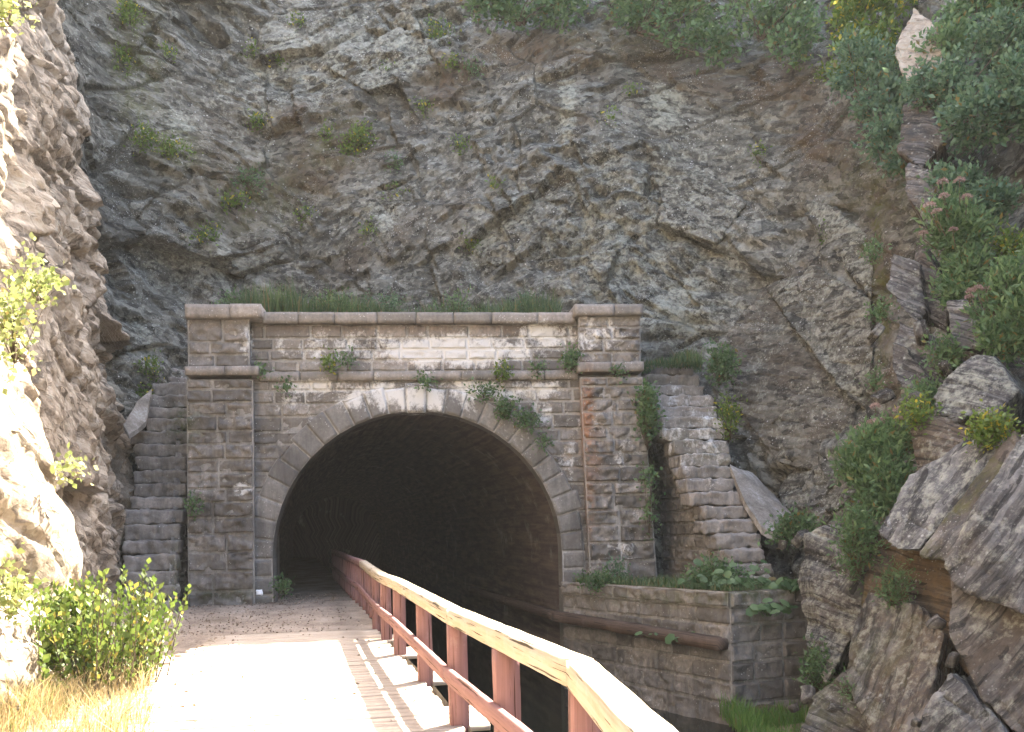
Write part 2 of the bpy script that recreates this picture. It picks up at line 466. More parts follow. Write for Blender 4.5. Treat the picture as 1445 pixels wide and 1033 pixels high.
def _water(t, p):
    t.bsdf.inputs['IOR'].default_value = 1.33
    return t.finish((0.012, 0.013, 0.009), 0.06, [(t.noise(t.scale(p, (1, 1, 1)), 2.5, 3), 0.06, 0.02)], 0.5)
M['water'] = simple('still_dark_water', _water)

def leaf_mat(name, ca, cb, dead=(0.20, 0.15, 0.05), deadamt=0.03, trans=0.4):
    t = NT(name); r = t.rand()
    c = t.mix(r, ca, cb)
    c = t.mix(t.ramp(t.noise(t.pos(), 1.4, 3), [(0.4, 0.0), (0.65, 0.55)]), c, tuple(x * 0.62 for x in ca))
    wv = t.node('ShaderNodeTexWhiteNoise', noise_dimensions='1D'); t.link(r, wv.inputs['W'])
    c = t.mix(t.ramp(wv.outputs['Value'], [(1 - deadamt - 0.005, 0.0), (1 - deadamt, 1.0)]), c, dead)
    m = t.finish(c, 0.5, (), 0.35)
    tr = t.node('ShaderNodeBsdfTranslucent'); t.link(c, tr.inputs[0])
    mx = t.node('ShaderNodeMixShader'); mx.inputs[0].default_value = trans
    t.link(t.bsdf.outputs[0], mx.inputs[1]); t.link(tr.outputs[0], mx.inputs[2]); t.link(mx.outputs[0], t.out.inputs[0])
    return m
M['leaf'] = leaf_mat('green_leaf', (0.09, 0.165, 0.065), (0.19, 0.28, 0.12))
M['leaf_blue'] = leaf_mat('blue_green_leaf', (0.085, 0.16, 0.085), (0.18, 0.265, 0.145))
M['leaf_bright'] = leaf_mat('yellow_green_leaf', (0.10, 0.17, 0.03), (0.20, 0.27, 0.06), (0.45, 0.38, 0.05), 0.1)
M['leaf_sun'] = leaf_mat('sunlit_bush_leaf', (0.075, 0.13, 0.02), (0.20, 0.25, 0.055), (0.35, 0.30, 0.06), 0.08, 0.35)
M['leaf_blown'] = leaf_mat('sun_blown_vine_leaf', (0.22, 0.28, 0.08), (0.40, 0.42, 0.18), (0.5, 0.42, 0.15), 0.12, 0.35)  # leaf colour lightened so the sunlit vines burn out
M['grass'] = leaf_mat('green_grass', (0.075, 0.13, 0.055), (0.17, 0.23, 0.095), (0.24, 0.19, 0.09), 0.08)
M['lush'] = leaf_mat('lush_grass', (0.09, 0.19, 0.035), (0.17, 0.28, 0.06), (0.22, 0.2, 0.08), 0.04)
M['straw'] = leaf_mat('dry_straw', (0.30, 0.21, 0.09), (0.60, 0.49, 0.28), (0.15, 0.17, 0.05), 0.16)
M['litter'] = leaf_mat('dead_leaf', (0.17, 0.12, 0.085), (0.34, 0.26, 0.19), (0.45, 0.38, 0.28), 0.08, 0.1)
M['pink'] = leaf_mat('dusky_pink_flower', (0.30, 0.20, 0.18), (0.44, 0.33, 0.30), (0.28, 0.18, 0.14), 0.1, 0.2)
M['white'] = simple('plain_white', lambda t, p: t.finish((0.85, 0.88, 0.92), 0.5))
def _bark(t, p):
    n = t.noise(p, 12, 6, 0.7)
    return t.finish(t.ramp(n, [(0.35, (0.06, 0.045, 0.03)), (0.65, (0.16, 0.125, 0.09))]), 0.9, [(n, 0.6, 0.01)], 0.2)
M['stem'] = simple('brown_stem', _bark)

# ------------------------------------------------------------------ cliffs
CTRL = [(-3.0, -12, .1, 14), (-4.2, 2, .1, 14), (-4.9, 8, .2, 15), (-5.5, 11.6, .30, 16), (-5.55, 13.2, .34, 17), (-7.35, 14.6, .2, 19), (-7.9, 18, .10, 21),
        (-9.2, 24, .10, 26), (-10.2, 27.3, .2, 30), (-7.2, 28.2, .33, 37), (-2, 27.7, .33, 38), (3.0, 27.1, .33, 37), (4.6, 26.6, .33, 23),
        (6.2, 25, .33, 20.5), (7.3, 22.6, .36, 20), (8.15, 20.5, .40, 19), (8.1, 17, .42, 18), (7.7, 13, .42, 17), (7.4, 6, .4, 16), (7.2, -12, .4, 16)]  # last value: out-of-view crest height, shaped to cast the shade below
C_ = np.array(CTRL, float)
seg = np.linalg.norm(np.diff(C_[:, :2], axis=0), axis=1)
S_ = np.concatenate([[0], np.cumsum(seg)])
ss, s0 = [], 0.0
while s0 < S_[-1]:
    ss.append(s0); y = np.interp(s0, S_, C_[:, 1])
    s0 += 0.5 if y < 2 else (0.16 if y < 7 else 0.052)
ss = np.array(ss)
su = np.arange(0, S_[-1], 0.05)
def smooth1(v, sig):
    k = np.exp(-0.5 * (np.arange(-60, 61) * 0.05 / sig) ** 2); k /= k.sum()
    return np.convolve(np.pad(v, 60, mode='edge'), k, 'valid')
base = np.stack([np.interp(ss, su, smooth1(np.interp(su, S_, C_[:, i]), 0.35)) for i in range(4)], 1)
wide = np.stack([smooth1(smooth1(np.interp(su, S_, C_[:, i]), 1.0), 1.0) for i in (0, 1)], 1)
tg = np.gradient(wide, su, axis=0); tg /= np.linalg.norm(tg, axis=1, keepdims=True)
nrm = np.stack([np.interp(ss, su, tg[:, 1]), -np.interp(ss, su, tg[:, 0])], 1)
nrm /= np.linalg.norm(nrm, axis=1, keepdims=True)
zl = np.concatenate([np.arange(-3.2, 0, 0.07), np.arange(0, 19.0, 0.054), [19.0]])
K1 = 24
nz = len(zl) + K1 + 6
Zg = np.empty((len(ss), nz)); Bk = np.zeros((len(ss), nz))
Zg[:, :len(zl)] = zl
ztop = base[:, 3] + 0.8 * fbm(np.stack([ss * 0.5, ss * 0], 1), 3, 3)
for k in range(K1): Zg[:, len(zl) + k] = np.maximum(19.0, 19.0 + (ztop - 19.0) * (k + 1) / K1) + 0.002 * k
for k in range(6):
    Zg[:, len(zl) + K1 + k] = Zg[:, len(zl) + K1 - 1] + 0.15 * (k + 1)
    Bk[:, len(zl) + K1 + k] = (0.8, 2.0, 4.5, 9, 18, 32)[k]
Sg = np.repeat(ss[:, None], nz, 1)
zref = np.where(base[:, 1] > 26.9, 7.2, 2.0)
zref = np.interp(ss, su, smooth1(np.interp(su, ss, zref), 1.2))
setb = base[:, 2:3] * (Zg - zref[:, None]) + Bk
setb = np.where(Zg < zref[:, None], setb * 0.3, setb)
XY = base[:, None, :2] - nrm[:, None, :] * setb[..., None]
V0 = np.concatenate([XY, Zg[..., None]], -1)
px0, py0 = proj(V0.reshape(-1, 3)); px0 = px0.reshape(Sg.shape); py0 = py0.reshape(Sg.shape)
# folded bedding: g(s) is the height of a bed along the wall
def sm(x, a, b): t = np.clip((x - a) / (b - a), 0, 1); return t * t * (3 - 2 * t)
xk = np.interp(ss, S_, np.arange(len(S_)))
dip = np.interp(xk, [0, 5, 7, 8, 9, 9.5, 10.9, 11.5, 13, 14, 15, 16, 19], [-.5, -.5, -.5, -.65, -.5, .5, .55, -.9, -1.05, -1.0, 0.2, .9, .9])
g = np.concatenate([[0], np.cumsum(0.5 * (dip[1:] + dip[:-1]) * np.diff(ss))])
q2 = np.stack([Sg, Zg], -1)
aa0 = Sg
wb = 0.22 * fbm(q2 * 0.4, 11, 2) + 0.02 * fbm(q2 * 2.5, 12, 2)
def domains(x, y, sx, sy, seed):
    i, j = np.floor(x / sx), np.floor(y / sy); z = np.zeros_like(x)
    best = np.full(x.shape, 9e9); sec = best.copy(); cx = z.copy(); cy = z.copy(); r1 = z.copy(); r2 = z.copy()
    for di in (-1, 0, 1):
        for dj in (-1, 0, 1):
            a, b = i + di, j + dj
            ax, ay = (a + .1 + .8 * hsh(a, b, z, seed)) * sx, (b + .1 + .8 * hsh(a, b, z, seed + 1)) * sy
            d = ((x - ax) / sx) ** 2 + ((y - ay) / sy) ** 2
            n = d < best
            sec = np.where(n, best, np.minimum(sec, d)); best = np.where(n, d, best)
            cx, cy = np.where(n, ax, cx), np.where(n, ay, cy)
            r1, r2 = np.where(n, hsh(a, b, z, seed + 2), r1), np.where(n, hsh(a, b, z, seed + 3), r2)
    return cx, cy, r1, r2, np.sqrt(sec) - np.sqrt(best)
# the rock is broken into masses a few metres across; within each the beds are straight and lie at their own angle
wx, wy = Sg + .25 * fbm(q2 * .7, 18, 2), Zg + .25 * fbm(q2 * .7, 19, 2)
dcx, dcy, dr1, dr2, dedge = domains(wx, wy, 3.4, 2.3, 300)
al = np.arctan(np.interp(dcx, ss, dip)) + (dr1 - .5) * 0.55
dx_, dy_ = Sg - dcx, Zg - dcy
bb = -np.sin(al) * dx_ + np.cos(al) * dy_ + dr2 * 37.0 + wb * .35
aa = np.cos(al) * dx_ + np.sin(al) * dy_ + dr1 * 53.0 + 0.05 * fbm(q2 * 0.6, 14, 2)
jit = 0.022 * fbm(q2 * 5, 15, 2)
h1, e1 = cells(aa, bb + jit, 2.2, 0.85, 21)
h2, e2 = cells(aa + jit, bb + jit * .5, 0.7, 0.30, 25)
f0_ = fracture(aa / 3.6 + jit * .3, bb / 2.6 + jit * .3, 91, .8)
f1_ = fracture(aa / 1.5 + jit * .4, bb / 1.05 + jit * .4, 101, .9)
f2_ = fracture(aa / 0.62 + jit, bb / 0.44 + jit, 111, .9)
f3_ = fracture(aa / 0.27 + jit, bb / 0.2 + jit, 121, .9)
k2_ = facets(aa / 1.1 + jit, bb / 0.8 + jit, 131)[1]
ampm = 0.25 + 0.9 * sm(fbm(q2 * 0.33, 41, 3), -0.5, 0.6)
laym = 0.5 * sm(fbm(q2 * 0.45, 43, 3), -0.1, 0.6)
smoothslab = blobs(px0, py0, [(1150, 480, 80, 110, -50, 0.95), (1060, 500, 60, 110, -10, .85), (740, 290, 90, 30, 32, 0.8), (1030, 260, 90, 90, 0, 0.3)])
ampm = ampm * (1 - 0.85 * smoothslab)
wall_l = 1 - sm(xk, 6.3, 7.4)[:, None]                   # the left wall is smoother, with larger faces
fine_ = 1 - 0.35 * wall_l
disp = 0.34 * (1 - .6 * wall_l) * fbm(q2 * 0.22, 51, 3) + 0.20 * (1 - .3 * wall_l) * f0_ * (.3 + ampm) + fine_ * (0.19 * f1_ * (.15 + ampm) + 0.09 * h1 * ampm * laym + 0.095 * f2_ * (.12 + ampm) + 0.045 * f3_ * (0.2 + ampm)) + 0.015 * fbm(q2 * 7, 55, 2)
disp += fine_ * 0.16 * (dr2 - .5) * sm(dedge, 0, .06)
disp -= fine_ * (0.10 * np.exp(-(dedge / 0.025) ** 2) * sm(vn(q2 * .8, 60), -.3, .4) + 0.05 * laym * np.exp(-(e2 / 0.03) ** 2) + 0.07 * np.exp(-(k2_ / 0.06) ** 2) * sm(vn(q2 * .9, 59), 0.0, .5) + 0.10 * np.exp(-(e1 / 0.05) ** 2) * sm(vn(q2 * .6, 58), 0.1, .6))
# single ledges that the photo shows clearly: rock above the line stands out, rock below is set back
wob_ = 3.0 * fbm(q2 * 2.5, 61, 3)
rs_ = np.random.default_rng(5); extra = []
for _ in range(120):                                     # open joints and small ledges along the beds and across them
    x, y = rs_.uniform(170, 1230), rs_.uniform(-20, 470)
    if 700 < x < 1200 and y > 430 and x < 1010: continue
    an = -34 if x < 300 else (30 if x < 860 else -48)
    an += rs_.normal() * 7 + (80 if rs_.random() < .28 else 0)
    L = rs_.uniform(18, 85); c_, s_2 = math.cos(math.radians(an)), math.sin(math.radians(an))
    if c_ < 0: c_, s_2 = -c_, -s_2
    extra.append((x, y, x + L * c_, y - L * s_2, rs_.uniform(.08, .24), rs_.uniform(8, 20)))
for x0, y0, x1, y1, am, rg in extra + [(655, 345, 795, 240, .45, 45), (1088, 405, 1205, 572, .42, 40), (360, 95, 450, 70, .35, 40), (380, 190, 450, 165, .4, 30), (300, 372, 395, 345, .45, 34),
                               (760, 110, 860, 85, .3, 30), (520, 40, 610, 60, .35, 36), (150, 330, 195, 410, .5, 40), (30, 60, 150, 260, .11, 30), (60, 200, 175, 360, .12, 26), (45, 0, 100, 90, .1, 22), (100, 90, 165, 215, .1, 20), (90, 330, 160, 440, .1, 24), (20, 150, 80, 260, .08, 20), (120, 300, 170, 380, .1, 18),
                               (1135, 290, 1165, 330, .3, 24), (1160, 720, 1215, 640, .25, 40), (930, 260, 975, 300, .25, 24), (690, 385, 760, 340, .25, 26), (1090, 610, 1130, 560, .3, 30)]:
    L = math.hypot(x1 - x0, y1 - y0); ux, uy = (x1 - x0) / L, (y1 - y0) / L
    t_ = (px0 - x0) * ux + (py0 - y0) * uy
    dd = (px0 - x0) * uy - (py0 - y0) * ux
    dd = dd + wob_
    along = sm(t_, -10, 15) * (1 - sm(t_, L - 15, L + 10))
    ok = (base[:, 1:2] > 9)
    disp += ok * along * am * (np.where(dd > 0, np.exp(-dd / rg) * 0.75, -np.exp(dd / (rg * .8)) * 0.6))
topf = 1 - sm(Bk, 0, 1)
disp *= topf * 0.92 + 0.08
V = V0.copy(); V[..., :2] += nrm[:, None, :] * disp[..., None]
V[..., 2] += 0.03 * h2 * ampm * topf * laym + (1 - topf) * 0.6 * fbm(V0[..., :2] * 0.3, 71, 3)
soil = np.maximum(blobs(px0, py0, [(470, 215, 130, 45, 30, 1), (640, 110, 110, 30, 35, 1), (760, 70, 100, 30, 0, 1.1), (950, 110, 120, 40, -10, .9), (1100, 120, 110, 45, -30, 1.2), (1180, 200, 60, 70, -60, 1.1), (330, 250, 60, 120, 10, .6),
        (1250, 420, 30, 220, 0, 1.3), (1090, 600, 60, 30, -40, 1), (1250, 800, 40, 60, 0, 1), (1120, 400, 60, 25, 30, .8), (420, 175, 60, 20, 30, 1.), (820, 120, 40, 60, 0, .7), (560, 330, 140, 30, 30, .5)]), 0)
soil = np.maximum(soil, 0.8 * sm(Bk, 0, 1.5)); soil = np.maximum(soil, sm(xk[:, None] + 0 * Sg, 14.6, 15.2) * 0.45)
pale = blobs(px0, py0, [(900, 330, 150, 140, 0, 1), (950, 430, 60, 60, 0, 1.3), (940, 150, 30, 40, 0, 1.6), (420, 100, 160, 70, 30, .7), (800, 150, 14, 50, 0, 1.8), (560, 60, 90, 40, 20, .9), (1190, 520, 60, 70, 0, .6), (740, 300, 90, 30, 30, .9), (540, 300, 30, 40, 0, 1.0), (250, 180, 30, 30, 0, 1.2), (270, 370, 60, 40, -30, .8), (200, 480, 30, 60, 0, .8)])
moss = blobs(px0, py0, [(190, 100, 40, 120, 0, .7), (230, 210, 60, 30, -20, .9), (360, 280, 80, 60, 30, .5), (1240, 380, 16, 150, 0, 1.0), (1300, 260, 120, 60, 0, .6), (1010, 40, 200, 40, 0, .7), (480, 200, 60, 40, 30, .5)])
at_all = dict(soil=soil, pale=pale, moss=np.maximum(moss, 0.7 * sm(Bk, .3, 2)), bed_a=aa, bed_b=bb)
def cliff(name, k0, k1, mat, cut=False):
    i0, i1 = np.searchsorted(xk, k0), np.searchsorted(xk, k1)
    sl_ = slice(max(i0 - 1, 0), i1)
    v = V[sl_]; n0 = v.shape[0]
    f = grid_faces(n0, nz)[:, ::-1]
    if cut:
        c = v.reshape(-1, 3)[f].mean(1)
        f = f[~((c[:, 2] < 6.3) & (c[:, 0] > -8.6) & (c[:, 0] < 2.9) & (c[:, 1] > 25.2))]
    return struct(mk(name, v.reshape(-1, 3), f, mat, attrs={k: a[sl_].ravel() for k, a in at_all.items()}))
cliff('cliff_left', 0, 7.55, M['tan'])
cliff('cliff_back', 7.55, 13.3, M['cliff'], True)
cliff('cliff_right', 13.3, 19, M['cliff'])

def surf_at(px, py):
    """the cliff point seen at a pixel of the photo"""
    return _V[np.argmin((_px - px) ** 2 + (_py - py) ** 2 + _pen)]
_V = V[:, :len(zl) + K1].reshape(-1, 3)
_px, _py = proj(_V)
_pen = np.where((_V[:, 1] < 4), 1e9, 0) + _V[:, 1] * 2.0

# ------------------------------------------------------------------ ground, water, path
def sheet(name, xs, ys, zf, mat):
    X, Y = np.meshgrid(xs, ys, indexing='ij')
    Z = zf(X, Y)
    return struct(mk(name, np.stack([X, Y, Z], -1).reshape(-1, 3), grid_faces(len(xs), len(ys)), mat, smooth=True))
struct(mk('ground', [(-900, -900, -3.4), (900, -900, -3.4), (900, 900, -3.4), (-900, 900, -3.4)], np.array([[0, 1, 2, 3]]), M['soil']))
AX = np.array([-math.sin(math.radians(12.5)), math.cos(math.radians(12.5))])    # run of the canal
# railing line in plan (x at each distance y)
RL = np.array([(0.75, -4.0), (0.62, 0.5), (0.40, 4.2), (0.28, 5.3), (-0.12, 6.9), (-0.57, 8.9), (-1.10, 11.5), (-1.68, 14.0), (-2.12, 16.0), (-2.52, 17.8), (-3.2, 21.0), (-4.0, 24.4), (-4.9, 28.5), (-13.0, 65)])
def rail_x(y): return np.interp(y, RL[:, 1], RL[:, 0])
# dirt towpath: from the end of the planks into the tunnel
ys = np.concatenate([np.arange(-10, 16, .5), np.arange(16, 30, 0.12), np.arange(30, 66, 1.0)])
ts = np.linspace(0, 1, 40)
Y = np.repeat(ys[:, None], 40, 1)
xr = rail_x(ys) + 0.12
xl = np.where(ys > 25, xr - 4.0, np.minimum(-5.5 - 0.33 * np.maximum(ys - 8, 0) - 0.6, -5.2)); xl = np.where(ys < 25, xl, -9.0 - (ys - 25) * .22)
Xp = xl[:, None] + (xr - xl)[:, None] * ts
Zp = -0.03 + 0.13 * sm(Y, 18, 24) + 0.025 * fbm(np.stack([Xp, Y], -1) * 0.9, 5, 4) + 0.25 * sm(-Xp - 0.22 * (Y - 8), 4.0, 6.0)
Zp = np.where(Y < 17.3, Zp - 0.05, Zp)
struct(mk('towpath', np.stack([Xp, Y, Zp], -1).reshape(-1, 3), grid_faces(len(ys), 40)[:, ::-1], M['dirt'], smooth=True))
# canal side of the towpath and the canal itself
bank = np.stack([np.concatenate([xr[:, None]] * 2, 1), np.repeat(ys[:, None], 2, 1), np.stack([np.full(len(ys), 0.02), np.full(len(ys), -3.3)], 1)], -1)
tw = tag(mk('retaining_wall', bank.reshape(-1, 3), grid_faces(len(ys), 2), M['stone'], attrs={k: np.full(len(ys) * 2, 1.0 if k == 'dark' else 0.0) for k in ('dark', 'eff', 'rust', 'moss')}),
         'dark stone retaining wall under the boardwalk and railing', 'wall')
struct(mk('water', [(-16, -12, -2.25), (12, -12, -2.25), (12, 70, -2.25), (-16, 70, -2.25)], np.array([[0, 1, 2, 3]]), M['water']))
sheet('bank', np.linspace(3.3, 9.5, 60), np.linspace(3, 21.5, 120), lambda X, Y: -2.02 - 1.2 * (1 - sm(X - 0.12 * (20 - Y) * 0, 3.5, 4.6)) + 0.12 * fbm(np.stack([X, Y], -1), 8, 3), M['soil'])

# boardwalk planks (one mesh): the ones at the posts run further out
mb = MB(); gu = []; gv = []
post_y = [4.75, 6.9, 8.9, 11.5, 14.0, 16.0, 17.8]
k = 0; y = 1.2
while y < 17.35:
    wdt = 0.20 + 0.01 * random.random()
    xa, xb = -4.6 - 0.1 * max(0, y - 10) + 0.25 * random.random(), float(rail_x(y)) - 0.02 + 0.05 * random.random()
    if any(-0.45 < y - q < 0.5 for q in post_y): xb += 0.30
    c = np.array([(xa + xb) / 2, y, 0.0 + 0.006 * random.random()])
    ax = np.array([[math.cos(.2), math.sin(.2), 0], [-math.sin(.2), math.cos(.2), 0], [0, 0, 1]])
    v, f = rbox(c, ((xb - xa) / 2, wdt / 2 - 0.006, 0.03), r=0.006, res=0.35, axes=ax)
    loc = (v - c) @ ax.T
    gu.append(loc[:, 0] + k * 3.1); gv.append(loc[:, 1] + loc[:, 2]); mb.add(v, f); y += wdt; k += 1
bw = mb.build('boardwalk', M['plank'], attrs={'grain_u': np.concatenate(gu), 'grain_v': np.concatenate(gv)})
struct(bw)

# ------------------------------------------------------------------ railing
def timber(name, p, q, wd, hg, mat, parent, up=(0, 0, 1), r=0.006, rough=0.003, res=0.12):
    p, q = np.asarray(p, float), np.asarray(q, float)
    v, f = bar(p, q, wd, hg, up, r, res, rough, seed=random.randint(0, 99))
    x = (q - p) / np.linalg.norm(q - p); d = v - p
    y = np.cross(up, x); y /= np.linalg.norm(y)
    return mk(name, v, f, mat, parent, False, {'grain_u': d @ x + random.random() * 50, 'grain_v': d @ y + d @ np.cross(x, y)})
rail = tag(empty('timber_railing', (-1.1, 11.5, 0)), 'timber handrail with faded red posts running beside the boardwalk into the tunnel', 'railing')
rp = [(0.62, 0.6)] + [(float(rail_x(q)), q) for q in (2.6, 5.15)] + [(float(rail_x(q)), q) for q in post_y[1:]] + [(float(rail_x(q)), q) for q in [19.2 + 1.0 * i for i in range(18)]]
sag = [0, 0, 0.01, 0, -0.01, 0.0, 0.02, 0.0, 0.02, 0.08]
for i, (x, y) in enumerate(rp):
    zb = 0.1 if y > 18 else -0.35
    nx = rp[min(i + 1, len(rp) - 1)]; pv = rp[max(i - 1, 0)]
    yw = math.atan2(-(nx[0] - pv[0]), nx[1] - pv[1])
    tl = Vector((0.012 * random.uniform(-1, 1), 0.012 * random.uniform(-1, 1), 1)).normalized()
    big = 0.165 if y < 18.5 else 0.09
    o = timber('post', (x + .06, y, zb), (x + .06 + tl.x, y + tl.y, 0.94 + sag[min(i, 9)]), big, big, M['redwood'], rail, up=(-math.cos(yw), -math.sin(yw), 0))
runs = [0, 2, 4, 6, 7, 8, 11, 14, 18, 22, 26]
for a, b in zip(runs[:-1], runs[1:]):
    p, q = rp[a], rp[b]
    d = np.array([q[0] - p[0], q[1] - p[1]]); d /= np.linalg.norm(d)
    za, zb = 1.01 + sag[min(a, 9)], 1.01 + sag[min(b, 9)]
    w = 0.15 if p[1] < 18 else 0.12
    timber('top_rail', (p[0] + .04, p[1], za), (q[0] + .04 + d[0] * .02, q[1] + d[1] * .02, zb), w, 0.14, M['raw'] if p[1] < 18 else M['redwood'], rail, rough=0.004)
    p2, q2_ = np.array(p) - np.array([d[1], -d[0]]) * 0.055, np.array(q) - np.array([d[1], -d[0]]) * 0.055
    timber('mid_rail', (*p2, 0.50 + sag[min(a, 9)]), (*q2_, 0.50 + sag[min(b, 9)]), 0.05, 0.135, M['redwood'], rail)

# ------------------------------------------------------------------ portal
TH = math.radians(6.0)
O = P(592, 783, 24.4)
PF = Frame(O, (math.cos(TH), math.sin(TH)), (math.sin(TH), -math.cos(TH)))
ZC = PF.at(592, 783)[1]
R0 = 203 * 24.4 / FPX
R1 = R0 + 0.58
portal = tag(empty('tunnel_portal', (O[0], O[1], 0)), 'brown sandstone tunnel portal with round arch, two piers and coping', 'tunnel portal')
EFF = [(640, 495, 140, 26, 0, 1.2), (560, 560, 110, 22, 0, .9), (700, 550, 110, 18, 0, .9), (420, 560, 70, 30, 0, .45), (500, 490, 120, 25, 0, .6), (840, 480, 50, 30, 0, .75), (750, 480, 60, 30, 0, .8), (600, 570, 80, 22, 0, .62), (350, 480, 10, 30, 0, .8),
       (440, 545, 60, 12, 0, .9), (760, 590, 70, 30, 0, .5), (890, 760, 20, 60, 0, .5), (760, 820, 20, 60, 0, .5), (345, 690, 14, 10, 0, 1.1), (800, 640, 20, 60, 0, .4), (850, 640, 60, 100, 0, .25), (985, 610, 70, 110, -60, .5)]
RUST = [(829, 590, 9, 70, 0, 1.5), (838, 640, 14, 40, 0, .7), (600, 465, 250, 8, 0, .25), (832, 700, 7, 60, 0, .8), (600, 505, 60, 10, 0, .5)]
DARK = [(310, 700, 60, 200, 0, 1), (880, 680, 60, 130, 0, 1), (400, 650, 60, 120, 0, .9), (790, 640, 50, 60, 0, .8), (375, 720, 30, 90, 0, .8), (830, 730, 40, 100, 0, .9), (360, 490, 25, 50, 0, .8), (960, 720, 60, 120, 0, .9), (930, 930, 160, 110, 0, .9), (220, 700, 60, 200, 0, .9), (1080, 960, 80, 80, 0, .6), (250, 460, 60, 60, 0, .7), (600, 460, 360, 8, 0, .9), (700, 540, 250, 6, 0, .9), (700, 520, 250, 10, 0, .5)]  # darker areas, with thin bands just under the coping and string course
MOSS = [(255, 600, 20, 30, 0, .8), (1060, 830, 70, 25, 0, .8), (250, 820, 12, 60, 0, .6), (920, 640, 12, 110, 0, .6), (1010, 640, 30, 100, 60, .3), (320, 840, 60, 12, 0, .5), (960, 845, 130, 10, 0, .6), (1080, 870, 40, 20, 0, .5)]
def stains_and_tones(v):
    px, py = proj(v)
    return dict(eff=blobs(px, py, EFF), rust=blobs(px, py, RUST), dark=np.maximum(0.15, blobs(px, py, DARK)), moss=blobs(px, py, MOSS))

def block(mb, fr, ub0, ub1, ut0, ut1, z0, z1, w, bulge=0.05, rough=0.03, gap=0.012, res=0.05, back=True, edge=0.045, seed=None, deep=0.09):
    if ub1 - ub0 < 0.05 and ut1 - ut0 < 0.05: return
    sd = random.randint(0, 9999) if seed is None else seed
    wl = max(ub1 - ub0, ut1 - ut0)
    nu, nv = int(max(3, min(30, wl / res))), int(max(3, (z1 - z0) / res))
    e1, e2 = 0.03 / max(wl, .1), 0.03 / (z1 - z0)
    a = np.concatenate([[0, min(e1, .2)], np.linspace(0, 1, nu + 1)[1:-1], [1 - min(e1, .2), 1]]); a = np.sort(a)
    b = np.concatenate([[0, min(e2, .2)], np.linspace(0, 1, nv + 1)[1:-1], [1 - min(e2, .2), 1]]); b = np.sort(b)
    A, B = np.meshgrid(a, b, indexing='ij')
    j = [random.uniform(-.006, .006) for _ in range(4)]
    l = (ub0 + gap + j[0]) * (1 - B) + (ut0 + gap + j[0]) * B
    r = (ub1 - gap + j[1]) * (1 - B) + (ut1 - gap + j[1]) * B
    r = np.maximum(r, l + 0.005)
    U_ = l + (r - l) * A
    Z_ = (z0 + gap + j[2]) + (z1 - z0 - 2 * gap + j[3] - j[2]) * B
    ed = np.minimum(np.minimum(A, 1 - A) * wl, np.minimum(B, 1 - B) * (z1 - z0))
    pr = np.clip(ed / edge, 0, 1)
    q = np.stack([U_, Z_, np.full_like(U_, sd * 1.7)], -1)
    W_ = w + (bulge * random.uniform(.4, 1.1)) * (1 - (1 - pr) ** 2) * (0.75 + 0.5 * vn(q * 2.2, 3)) + rough * (0.6 * fbm(q * 6, 4, 3) + 1.1 * facets(U_ / .22 + sd, Z_ / .15 + sd, 9, .9)[0]) * (0.2 + 0.8 * pr) + random.uniform(-.008, .008)
    U_ = U_ + 0.008 * fbm(q * 6, 9, 2); Z_ = Z_ + 0.008 * fbm(q * 6, 10, 2)
    bd = (A == 0) | (A == 1) | (B == 0) | (B == 1)
    W_ = np.where(bd, w - deep, W_)
    mb.add(fr.w(U_, W_, Z_), grid_faces(len(a), len(b))[:, ::1], 0)
    if back:
        mb.add(fr.w([ub0, ub1, ut1, ut0], w - 0.022, [z0, z0, z1, z1]), np.array([[0, 1, 2, 3]]), 1)

def course(mb, fr, lb, rb, lt, rt, z0, z1, w, mean, **k):
    """one course of blocks between left and right edges (bottom and top)"""
    lo, hi = max(lb, lt), min(rb, rt)
    n = max(1, int(round((hi - lo) / mean)))
    cut = [lo + (hi - lo) * (i + random.uniform(-.28, .28)) / n for i in range(1, n)]
    bs, ts_ = [lb] + cut + [rb], [lt] + cut + [rt]
    for a0, a1, t0, t1 in zip(bs[:-1], bs[1:], ts_[:-1], ts_[1:]):
        block(mb, fr, a0, a1, t0, t1, z0, z1, w, **k)

CY = [537, 550, 568, 586, 607, 625, 646, 664, 686, 704, 725, 747, 772, 798, 825, 856]
PWD = 0.40                                                       # the piers stand out from the wall
cz = [PF.at(592, y)[1] for y in CY]
def pier(pl, pr, pyb, name_w, extra=()):
    """piers: pl/pr are (px at top, px at foot) of the left and right edge"""
    mb = MB()
    zt, zb = cz[0], PF.at(592, pyb, 0)[1]
    L0, R0_ = PF.at(pl[0], CY[0], PWD)[0], PF.at(pr[0], CY[0], PWD)[0]
    L1, R1_ = PF.at(pl[1], 840, PWD)[0], PF.at(pr[1], 840, PWD)[0]
    zb2 = PF.at(592, 840)[1]
    e = lambda z, a, b: a + (b - a) * (zt - z) / (zt - zb2)
    for z1, z0 in zip(cz[:-1], cz[1:]):
        z0 = max(z0, zb)
        if z1 - z0 < 0.08: continue
        course(mb, PF, e(z0, L0, L1), e(z0, R0_, R1_), e(z1, L0, L1), e(z1, R0_, R1_), z0, z1, PWD, 0.85, bulge=0.08, rough=0.055)
        # returns at both sides
        for s_, a, b in ((-1, L0, L1), (1, R0_, R1_)):
            p = [PF.w(e(z, a, b) - s_ * 0.03, w, z) for z, w in ((z0, PWD - .02), (z0, -4.5), (z1, -4.5), (z1, PWD - .02))]
            mb.add(np.array(p), np.array([[0, 1, 2, 3]]), 1)
    return mb, zb
